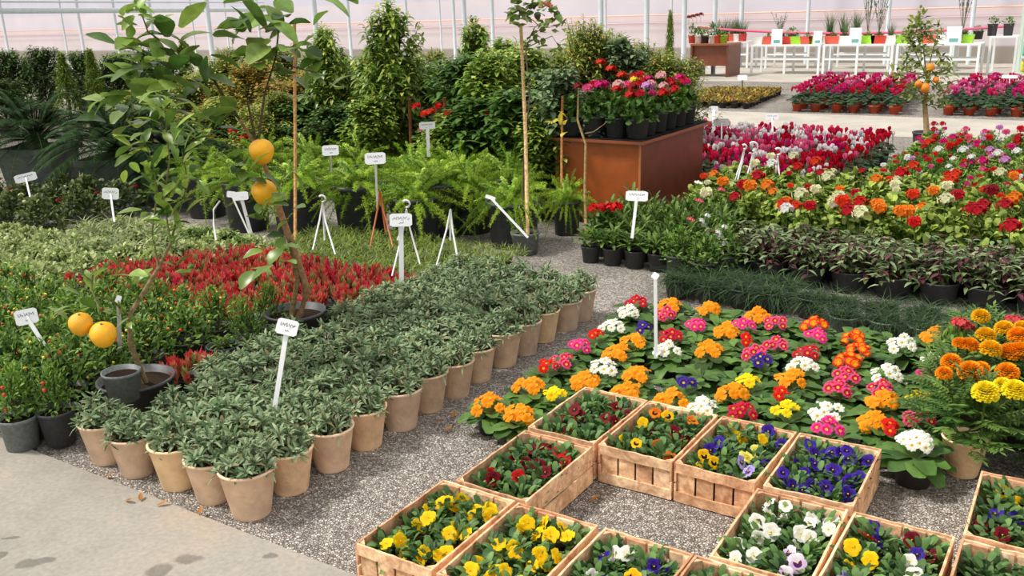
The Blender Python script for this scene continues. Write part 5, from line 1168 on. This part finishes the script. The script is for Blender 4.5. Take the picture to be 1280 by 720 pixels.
# ================================================================== LABEL STAKES AND HANGERS
WP = C(238, 240, 244)
def scribble(w, h, seed):
    mb = MB(); r = random.Random(seed)
    for row, (a, b, am) in enumerate(((-.36, .36, .14), (-.08, .12, .06))):
        z = h * (.14 - .36 * row); pts = []
        n = 26 if row == 0 else 9
        for i in range(n): t = i / (n - 1); pts.append((w * (a + (b - a) * t + .03 * math.sin(i * 1.9 + seed)), -.0012, z + h * am * math.sin(i * 1.35 + seed) * (.5 + .5 * r.random())))
        k = 0
        while k < len(pts) - 2:
            m_ = r.randint(3, 6); mb.tube(pts[k:k + m_ + 1] if k + m_ < len(pts) else pts[k:], h * .014, C(60, 62, 74), 4); k += m_ + (1 if r.random() < .4 else 0)
    return mb.build('lettering', 'ink', False)
SCR = [scribble(.07, .05, s) for s in range(5)]
def label_stake(plate, base, size, lab, tilt=0, wr=0, gap=0, tscale=1, col=WP):
    """flat stake from the soil to a small square plate with pen writing; plate faces the path"""
    px, py, D = plate; top = GD(px, py, D); bot = base
    ax = (top - bot).normalized(); mb = MB()
    q = CR - ax * CR.dot(ax); q.normalize(); n_ = ax.cross(q)
    w = .0055 * tscale * 1.3
    k = len(mb.v)
    for p_ in (bot, top):
        for a, b in ((-1, -1), (1, -1), (1, 1), (-1, 1)): mb.v.append(tuple(p_ - bot + q * w * a + n_ * .0015 * b))
    mb.f += [(0, 1, 5, 4), (1, 2, 6, 5), (2, 3, 7, 6), (3, 0, 4, 7), (3, 2, 1, 0), (4, 5, 6, 7)]; mb.c += [col] * 6
    st_ = mb.build('stake', 'white_plastic', False)
    # plate basis: x along camera right turned by tilt, facing back along the path
    fwd = (EYE - top).normalized(); fwd = (fwd + UP * .2).normalized(); xr = UP.cross(fwd).normalized(); up = fwd.cross(xr)
    M = Matrix((xr, -fwd, up)).transposed().to_4x4() @ Matrix.Rotation(tilt, 4, 'Y')
    w_, h_ = size; mb = MB(); c = .12
    o = [(-.5 + c, -.5), (.5 - c, -.5), (.5, -.5 + c), (.5, .5 - c), (.5 - c, .5), (-.5 + c, .5), (-.5, .5 - c), (-.5, -.5 + c)]
    mb.v = [(a * w_, y, b * h_) for y in (-.0008, .0008) for a, b in o]; mb.f = [tuple(range(8)), tuple(range(15, 7, -1))] + [(i, 8 + i, 8 + (i + 1) % 8, (i + 1) % 8) for i in range(8)]; mb.c = [col] * 10
    pl = mb.build('plate', 'white_plastic', False)
    P = [('stake', st_)]
    e = thing('plant_label', lab, 'label', tuple(bot), P, group='white plant labels')
    o_ = mobj('plate', pl, parent=e); o_.matrix_local = Matrix.Translation(top - bot + up * 0) @ M
    if wr:
        s = mobj('lettering', SCR[wr % 5], parent=o_); s.scale = (w_ / .07, 1, h_ / .05); s['label'] = 'dark handwriting'
def at(px, py, z): return G(px, py, z)
D_ = lambda px, py, z: proj(G(px, py, z))[2]
label_stake((359, 409, D_(343, 512, .2)), at(343, 512, .2), (.082, .062), 'tilted white label with handwriting standing among the terracotta pots', .35, 1, tscale=1.3)
label_stake((33, 396, D_(56, 432, .28)), at(56, 432, .28), (.092, .07), 'white label with handwriting leaning over the winter cherries by the left edge', -.05, 2, tscale=1.3)
label_stake((32, 222, D_(38, 250, .25)), at(39, 252, .25), (.17, .07), 'white label in front of the left cycad pot', -.15, 3)
label_stake((138, 242, D_(142, 275, .2)), at(143, 278, .2), (.12, .09), 'white label in front of the middle cycad pot', .15, 4)
label_stake((413, 188, D_(414, 205, .7)), at(414, 215, .6), (.11, .07), 'small white label above the ferns beside the bamboo cane', 0, 1)
label_stake((469, 198, D_(471, 240, .5)), at(472, 262, .35), (.14, .08), 'white label rising from the ferns above the orange hanger', 0, 2)
label_stake((534, 157, 7.6), GD(536, 196, 7.6), (.13, .06), 'greyish white label stuck in the red flowering pot', 0, 3, tscale=2, col=C(190, 192, 192))
label_stake((501, 275, D_(502, 355, .2)), at(502, 357, .18), (.125, .075), 'white label with handwriting beside the white hanger in the red succulents', .03, 4, tscale=1.9)
label_stake((796, 245, D_(790, 296, .25)), at(790, 298, .25), (.14, .065), 'white label with handwriting in front of the brown counter', .05, 1, tscale=1.3)
label_stake((613, 247, D_(659, 296, .2)), at(660, 297, .2), (.07, .025), 'narrow white label leaning out of the staked rose pot', .35, 0, tscale=1.1)
label_stake((819, 345, D_(820, 446, .12)), at(820, 448, .1), (.03, .03), 'tall thin white stake standing among the primroses', .6, 0, tscale=1.1)
label_stake((301, 245, D_(318, 305, .15)), at(318, 307, .12), (.1, .06), 'white T shaped label leaning behind the lemons', .0, 0, tscale=1.6)
label_stake((289, 243, D_(318, 305, .15) + .1), at(319, 309, .1), (.06, .045), 'second white label plate just left of the T shaped one', .2, 0, tscale=.8)
label_stake((965, 146, D_(966, 165, .3)), at(966, 170, .3), (.14, .07), 'white label above the middle of the cyclamen block', 0, 1)
label_stake((928, 97, 15.5), G(928, 121, 0), (.16, .09), 'tiny white label at the golden seedling block', 0, 0, tscale=2)
label_stake((902, 153, D_(902, 172, .3)), at(902, 176, .3), (.16, .08), 'grey white label at the back left of the cyclamen block', 0, 0, col=C(206, 206, 204))
label_stake((892, 137, D_(892, 165, .3)), at(892, 168, .3), (.1, .08), 'white label beside the counter end above the pink cyclamens', 0, 0, tscale=2.5)
label_stake((1262, 96, 14), GD(1262, 104, 14), (.22, .05), 'small white label above the right far cyclamens', 0, 0)
label_stake((148, 374, 3.72), at(150, 440, .22), (.02, .03), 'thin white rod standing behind the front lemon trunk', .5, 0, tscale=1.2)
# free-standing hanger frames: a hook over three legs
def hanger(top, legs, D, lab, col=WP, rad=.006, hook=True, hs=1):
    T = GD(*top, D); base = V(G(legs[0][0], legs[0][1], .12)); P = []
    if hook:
        mb = MB(); R = .022 * hs; c = T + UP * R * 1.6
        pts = [T] + [c + CR * (R * math.sin(a)) + UP * (-R * math.cos(a)) for a in [0.0 + i * .5 for i in range(9)]]
        mb.tube(rel(pts, base), rad * 1.2, col, 6); P.append(('hook', mb.build('hook', 'white_plastic')))
    for (x, y, dd) in legs:
        e = GD(x, y, D + dd); m_ = T.lerp(e, .5) + (e - T).cross(CF).normalized() * .0
        mid = T.lerp(e, .35); mid = mid - CR * (mid - T).dot(CR) * .25
        mb = MB(); mb.tube(rel([T, mid, e], base), [rad * 1.1, rad, rad * .9], col, 6); P.append(('leg', mb.build('leg', 'white_plastic')))
    thing('basket_hanger', lab, 'hanger', tuple(base), P, group='loose basket hangers')
hanger((403, 255), [(391, 312, -.1), (419, 318, -.1), (406, 300, .2)], 6.1, 'white basket hanger with hook standing left of the orange one')
hanger((508, 262), [(490, 345, -.1), (525, 330, .0), (497, 300, .15)], 5.6, 'white basket hanger with large hook behind the handwritten label')
hanger((563, 262), [(545, 334, -.1), (575, 340, -.1), (563, 300, .2)], 5.8, 'white basket hanger without visible hook, right of the labelled one', hook=False)
hanger((475, 238), [(463, 308, 0), (491, 308, 0), (482, 290, .2)], 6.3, 'orange brown basket hanger hanging in the fern fronds', col=C(196, 104, 66), hook=False)
hanger((941, 192), [(930, 232, 0), (948, 230, 0), (938, 225, .1)], 7.4, 'white hook hanger in the cream and orange flowers, middle of three', rad=.008, hs=1.6)
hanger((930, 188), [(916, 232, 0), (922, 225, 0)], 7.4, 'white hook hanger nearest the counter among the bright flowers', rad=.008, hs=.8)
hanger((972, 196), [(968, 222, 0), (974, 220, 0)], 7.4, 'white hook hanger furthest from the counter among the bright flowers', rad=.008, hs=1.2)
mb = MB(); pts = [GD(*q, 6.2) for q in ((275, 251), (267, 262), (267, 280), (270, 300))]; mb.tube(pts, .006, WP, 6); tag(mobj('white_wire', mb.build('white_wire', 'white_plastic')), 'thin bent white plastic strip left of the T shaped label', 'strip')

# ================================================================== FAR TABLES
TW = C(236, 240, 242)
def table(x0, x1, y, d, h, lab, legs=2, shelf=True, grp='white metal display tables'):
    P = []; w = x1 - x0
    mb = MB(); mb.box((0, 0, h - .035), (w, d, h), TW); P.append(('tabletop', mb.build('tabletop', 'white_plastic', False)))
    for i in range(legs):
        for yy in (0, d - .05):
            lx = (w - .05) * i / (legs - 1); mb = MB(); mb.box((lx, yy, 0), (lx + .05, yy + .05, h - .035), TW); P.append(('leg', mb.build('leg', 'white_plastic', False)))
    if shelf:
        for yy in (0, d - .05): mb = MB(); mb.box((.05, yy + .005, h * .48), (w - .05, yy + .045, h * .48 + .04), TW); P.append(('stretcher', mb.build('stretcher', 'white_plastic', False)))
    return thing('display_table', lab, 'table', (x0, y, .02), P, group=grp)
Yt = 22.55; zt = GY(1000, 58, Yt).z; print('table h', zt); zt = min(max(zt, .7), .95)
xs = [GY(px, 90, Yt).x for px in (936, 1025, 1116, 1224)]
ht = zt - .02
for i in range(3):
    lab = 'white metal table, %s of the front row counted from the brown desk' % ow(i)
    table(xs[i] + .03, xs[i + 1] - .03, Yt, .8, ht, lab, 3 if i < 2 else 4)
for i, (a, b) in enumerate([(885, 934), (955, 1010), (1035, 1110), (1120, 1190)]):
    table(GY(a, 90, 24.6).x, GY(b, 90, 24.6).x, 24.6, .8, ht, 'white metal table in the row behind, %s from the brown desk' % ow(i))
table(GY(1232, 90, 23.2).x, GY(1268, 90, 23.2).x, 23.2, .9, ht + .12, 'taller white table beside the shelf of seed bags', 2, False)
# brown desk
p = GY(862, 90, 21.4); x0 = p.x; w = GY(909, 90, 21.4).x - x0
thing('desk', 'brown wooden desk with small potted plants left of the white tables', 'desk', (x0, 21.4, .02), [('desktop', bx((0, 0, .72), (w, .9, .76), C(146, 88, 58))), ('side_panel', bx((w - .05, .02, 0), (w, .88, .72), C(110, 60, 40))), ('side_panel', bx((0, .02, 0), (.05, .88, .72), C(110, 60, 40))), ('front_panel', bx((.05, .1, .25), (w - .05, .14, .72), C(120, 66, 42)))])
# pots and signs on the tables
FP = {n_: pot_mesh('table_pot', .5, .75, .8, .05, c, 'plastic', n=14, wall=.03) for n_, c in {'orange': C(226, 96, 74), 'lime': C(160, 210, 60), 'red': C(204, 62, 48), 'white': C(240, 236, 230), 'black': C(50, 48, 50)}.items()}
BX = {}
for n_, c in {'orange': C(226, 96, 74), 'lime': C(160, 214, 60), 'red': C(200, 66, 50), 'white': C(240, 236, 230)}.items():
    mb = MB(); k = [(-.5, -.32), (.5, -.32), (.5, .32), (-.5, .32)]
    mb.v = [(x * .84, y * .84, 0) for x, y in k] + [(x, y, .6) for x, y in k] + [(x * .92, y * .9, .6) for x, y in k] + [(x * .9, y * .88, .5) for x, y in k]
    mb.f = [(3, 2, 1, 0)] + [(j + i, j + (i + 1) % 4, j + 4 + (i + 1) % 4, j + 4 + i) for j in (0, 4, 8) for i in range(4)] + [(12, 13, 14, 15)]; mb.c = [c] * 13 + [C(60, 48, 38)]; BX[n_] = mb.build('planter', 'plastic', False)
def f_small(mb, r): f_solanum(mb, r, (C(56, 96, 40), C(150, 186, 96)), .5, .6, 60, (.22, .34), .4)
def f_spiky(mb, r):
    for j in range(60): mb.leaf(V((r.uniform(-.25, .25), r.uniform(-.2, .2), 0)), rdir(r, 1.0, 1.5), UP, r.uniform(.8, 1.5), .07, mixc(C(60, 92, 56), C(140, 160, 110), r.random()), 2, .2, 0, 'lin')
def f_wispy(mb, r):
    for j in range(12):
        d = rdir(r, 1.0, 1.5); L = r.uniform(1.2, 2.4); mb.tube([(0, 0, 0), tuple(d * L)], .015, C(120, 120, 96), 3)
        for k in range(14): t = r.uniform(.3, 1); mb.leaf(d * L * t, rdir(r, -.5, 1), UP, .16, .1, mixc(C(90, 120, 96), C(160, 176, 150), r.random()), 2, 0, 0, 'ell')
SM, SK, WY = fol('foliage', 'leaf', f_small, 2, 90), fol('foliage', 'leaf', f_spiky, 2, 91), fol('foliage', 'leaf', f_wispy, 2, 92)
TI = [(948, 'white', 0, .0), (960, 'orange', 1, .25), (984, 'red', 1, .28), (996, 'lime', 1, .28), (1009, 'orange', 1, .3), (1020, 'lime', 1, .3), (1041, 'orange', 1, .34), (1056, 'white', 2, .28), (1085, 'lime', 1, .34), (1099, 'red', 1, .34), (1113, 'white', 2, .3), (1129, 'lime', 1, .3), (1160, 'orange', 1, .34), (1175, 'white', 1, .32), (1193, 'red', 0, .34), (1207, 'lime', 1, .34)]
ZTB = .02 + ht
r = random.Random(95)
for i, (px, c, k, s) in enumerate(TI):
    s = .26 if s == 0 else s; p = GY(px, 50, Yt + .3)
    P = [('planter', BX[c] if c != 'white' or i != 0 else BX['white'], (0, 0, 0), (0, 0, 0), (s, s, .3))]
    if k: P.append(('foliage', [SM, SK][k - 1][i % 2], (0, 0, .14), (0, 0, i), (s * .6, s * .5, .2 if k == 1 else .3)))
    thing('planter_box', '%s planter box on the front white tables, %s item from the desk' % (c, ow(i)), 'planter', (p.x, Yt + .3, ZTB), P, 0, 1, 'small planters on the white tables')
for i, (px, h_, m_, c) in enumerate([(1037, .75, SK, 'black'), (1055, .7, SK, 'black'), (1069, .75, SK, 'black'), (1084, 1.0, WY, 'black'), (1098, .95, WY, 'black'), (1202, 1.3, WY, 'black'), (1222, .3, SM, 'black'), (975, .4, WY, 'black'), (990, .38, SM, 'black'), (897, .6, SK, 'red'), (906, .6, SK, 'orange'), (915, .6, SK, 'orange'), (921, .6, SK, 'white'), (928, .55, SK, 'red')]):
    p = GY(px, 50, 24.9); z = ZTB
    thing('potted_plant', 'small %s pot with %s plant on the rear white tables, %s from the desk' % (c, 'tall wispy' if m_ is WY else 'spiky' if m_ is SK else 'round', ow(i)), 'potted plant', (p.x, 24.9, z), [('pot', FP[c], (0, 0, 0), (0, 0, 0), (.24, .24, .26)), ('foliage', m_[i % 2], (0, 0, .18), (0, 0, i), (.3, .3, h_ * .62))], 0, 1, 'pots on the rear white tables')
for i, (px, c) in enumerate([(1239, 'black'), (1259, 'black')]):
    p = GY(px, 50, 23.6); thing('potted_plant', ['small black pot with green tuft, first on the taller table', 'small black pot with green tuft beside the seed bag shelf'][i], 'potted plant', (p.x, 23.6, ZTB + .12), [('pot', FP[c], (0, 0, 0), (0, 0, 0), (.22, .22, .34)), ('foliage', SM[i], (0, 0, .24), (0, 0, i), (.25, .25, .25))])
for i, (px, c, m_, h_) in enumerate([(865, 'red', SM, .5), (873, 'white', SM, .4), (881, 'black', SM, .35), (891, 'white', SM, .6), (897, 'orange', SM, .3), (904, 'lime', SM, .2)]):
    p = GY(px, 60, 21.8); P = [('pot', FP[c], (0, 0, 0), (0, 0, 0), (.2, .2, .24)), ('foliage', m_[i % 2], (0, 0, .16), (0, 0, i), (.26, .26, h_ * .8))]
    if i == 0:
        P += [('flower_head', HEAD['dark red'][0], (.1 * k, 0, .62 + .02 * k), (0, 0, 0), 1.8) for k in (-1, 0, 1, 2)]
    thing('potted_plant', 'small %s potted plant on the brown desk, %s from its far end' % (c, ow(i)), 'potted plant', (p.x, 21.8, .78), P, 0, 1, 'pots on the brown desk')
def card(px, lab, Y=None, w=.26, h=.36):
    Y = Y or Yt + .12; p = GY(px, 50, Y)
    mb = MB(); mb.box((-w / 2, -.006, 0), (w / 2, .006, h), C(248, 250, 250)); me = mb.build('board', 'white_plastic', False)
    mb = MB(); mb.box((-w * .3, -.009, h * .08), (w * .3, -.0065, h * .3), C(112, 172, 160)); im = mb.build('picture', 'white_plastic', False)
    thing('notice_board', lab, 'sign', (p.x, Y, ZTB), [('board', me), ('picture', im)], group='white notices on the tables')
card(971, 'white notice with green picture on the first front table'); card(1069, 'white notice standing on the second front table'); card(1192, 'white notice on the last front table', w=.3)
card(1022, 'small pale green notice at the end of the first front table', w=.2, h=.3)
# shelf of seed bags on the right
p = GY(1268, 95, 22.2); x0 = p.x
P = [('post', bx((0, 0, 0), (.06, .06, 1.75), C(206, 224, 214), 'metal', 'post')), ('post', bx((.9, 0, 0), (.96, .06, 1.75), C(206, 224, 214), 'metal', 'post')), ('post', bx((0, .5, 0), (.06, .56, 1.75), C(206, 224, 214), 'metal', 'post')), ('post', bx((.9, .5, 0), (.96, .56, 1.75), C(206, 224, 214), 'metal', 'post'))]
for k in range(5): P.append(('shelf', bx((.06, .01, .06 + .33 * k), (.9, .55, .09 + .33 * k), C(206, 224, 214), 'metal', 'shelf')))
thing('shelf_unit', 'pale metal shelf unit stacked with colourful bags at the right edge', 'shelf', (x0, 22.2, .02), P)
def bag_mesh(c1, c2, c3):
    mb = MB(); k = 8
    for i in range(k + 1):
        for j in range(k + 1):
            u, v_ = i / k * 2 - 1, j / k * 2 - 1; b = math.sqrt(max(0, 1 - u ** 4)) * math.sqrt(max(0, 1 - v_ ** 4)); mb.v.append((u * .17, -.01 - .1 * b, .12 + v_ * .11))
    for i in range(k):
        for j in range(k):
            q = i * (k + 1) + j; mb.f.append((q, q + k + 1, q + k + 2, q + 1)); d = abs(i - k / 2 + .5) + abs(j - k / 2 + .5); mb.c.append(c3 if d < 1.6 else c2 if d < 3.4 and 1 <= j <= 6 else c1)
    o = len(mb.v); mb.v += [(x, .1 * 0 + .08, z) for x, _, z in mb.v[:]]
    for i in range(k):
        for j in range(k): q = o + i * (k + 1) + j; mb.f.append((q, q + 1, q + k + 2, q + k + 1)); mb.c.append(c1)
    return mb.build('bag', 'board')
for k, (cs, nm) in enumerate([((C(226, 206, 60), C(240, 226, 120), C(120, 160, 60)), 'yellow'), ((C(90, 180, 150), C(120, 200, 120), C(230, 240, 200)), 'green'), ((C(214, 200, 150), C(140, 90, 180), C(240, 230, 240)), 'violet and white'), ((C(220, 200, 130), C(226, 190, 120), C(160, 180, 90)), 'beige')]):
    bm_ = bag_mesh(*cs)
    for j in range(2):
        o = mobj('soil_bag', bm_, (x0 + .25 + .4 * j, 22.42, .02 + .09 + .33 * k)); tag(o, '%s bag on shelf %s from the floor, %s side of the shelf unit' % (nm, ow(k), ('table', 'outer')[j]), 'bag', 'bags on the shelf unit')
mb = MB(); mb.box((x0 + .06, 22.2, 1.5), (x0 + .9, 22.22, 1.95), C(240, 240, 246)); tag(mobj('sign_board', mb.build('sign_board', 'white_plastic', False)), 'white board fixed on top of the shelf unit at the right edge', 'sign')
# white stake behind orange tree, leaves fallen on gravel
for i, (px, py, rot_) in enumerate([(157, 627, 0), (197, 634, 1), (248, 645, 2), (130, 594, .5), (176, 628, 2.4), (738, 625, 1), (544, 528, .3), (556, 540, 1.2), (566, 522, 2)]):
    p = G(px, py, .012 if py > 590 else .006); mb = MB(); mb.leaf(V((0, 0, 0)), V((math.cos(rot_), math.sin(rot_), .1)), UP, .035, .018, C(190, 128, 60), 3, -.3, .5, 'ell')
    tag(mobj('dry_leaf', mb.build('dry_leaf', 'leaf'), (p.x, p.y, .008 if p.y > 1.79 else .018)), 'small dry leaf lying %s' % ['at the path edge below the second clay pot', 'on the path edge below the third terracotta pot', 'at the path edge below the fourth terracotta pot', 'on the gravel between the first two terracotta pots', 'on the path just below the gravel line', 'in the bare gravel gap between crates', 'in the gravel aisle, lowest of three', 'in the gravel aisle beside another', 'in the gravel aisle, topmost of three'][i], 'leaf')
# ------------------------------------------------------------------ light
w = bpy.data.worlds.new('world'); sc.world = w; w.use_nodes = True
nt = w.node_tree; bg = nt.nodes['Background']; bg.inputs['Color'].default_value = (1, .985, .955, 1); bg.inputs['Strength'].default_value = .86
def sun(name, rot, e, ang, col):
    l = bpy.data.lights.new(name, 'SUN'); l.energy = e; l.angle = math.radians(ang); l.color = col
    o = bpy.data.objects.new(name, l); COL.objects.link(o)
    o.rotation_euler = V(rot).to_track_quat('-Z', 'Y').to_euler(); return o
sun('sun', (.72, .45, -1.12), 3.3, 10, (1, .95, .87))
sc.view_settings.view_transform = 'Standard'; sc.view_settings.look = 'None'; sc.view_settings.exposure = .2
dup = {k: v for k, v in LABELS.items() if len(v) > 1}
print('DUPLICATE LABELS', len(dup), list(dup.items())[:8]); print('LONG', [k for k in LABELS if not 4 <= len(__import__('re').findall(r"[A-Za-z0-9][A-Za-z0-9'-]*", k)) <= 16][::9])
print('OBJECTS', len(bpy.data.objects), 'TOP', sum(1 for o in bpy.data.objects if not o.parent))
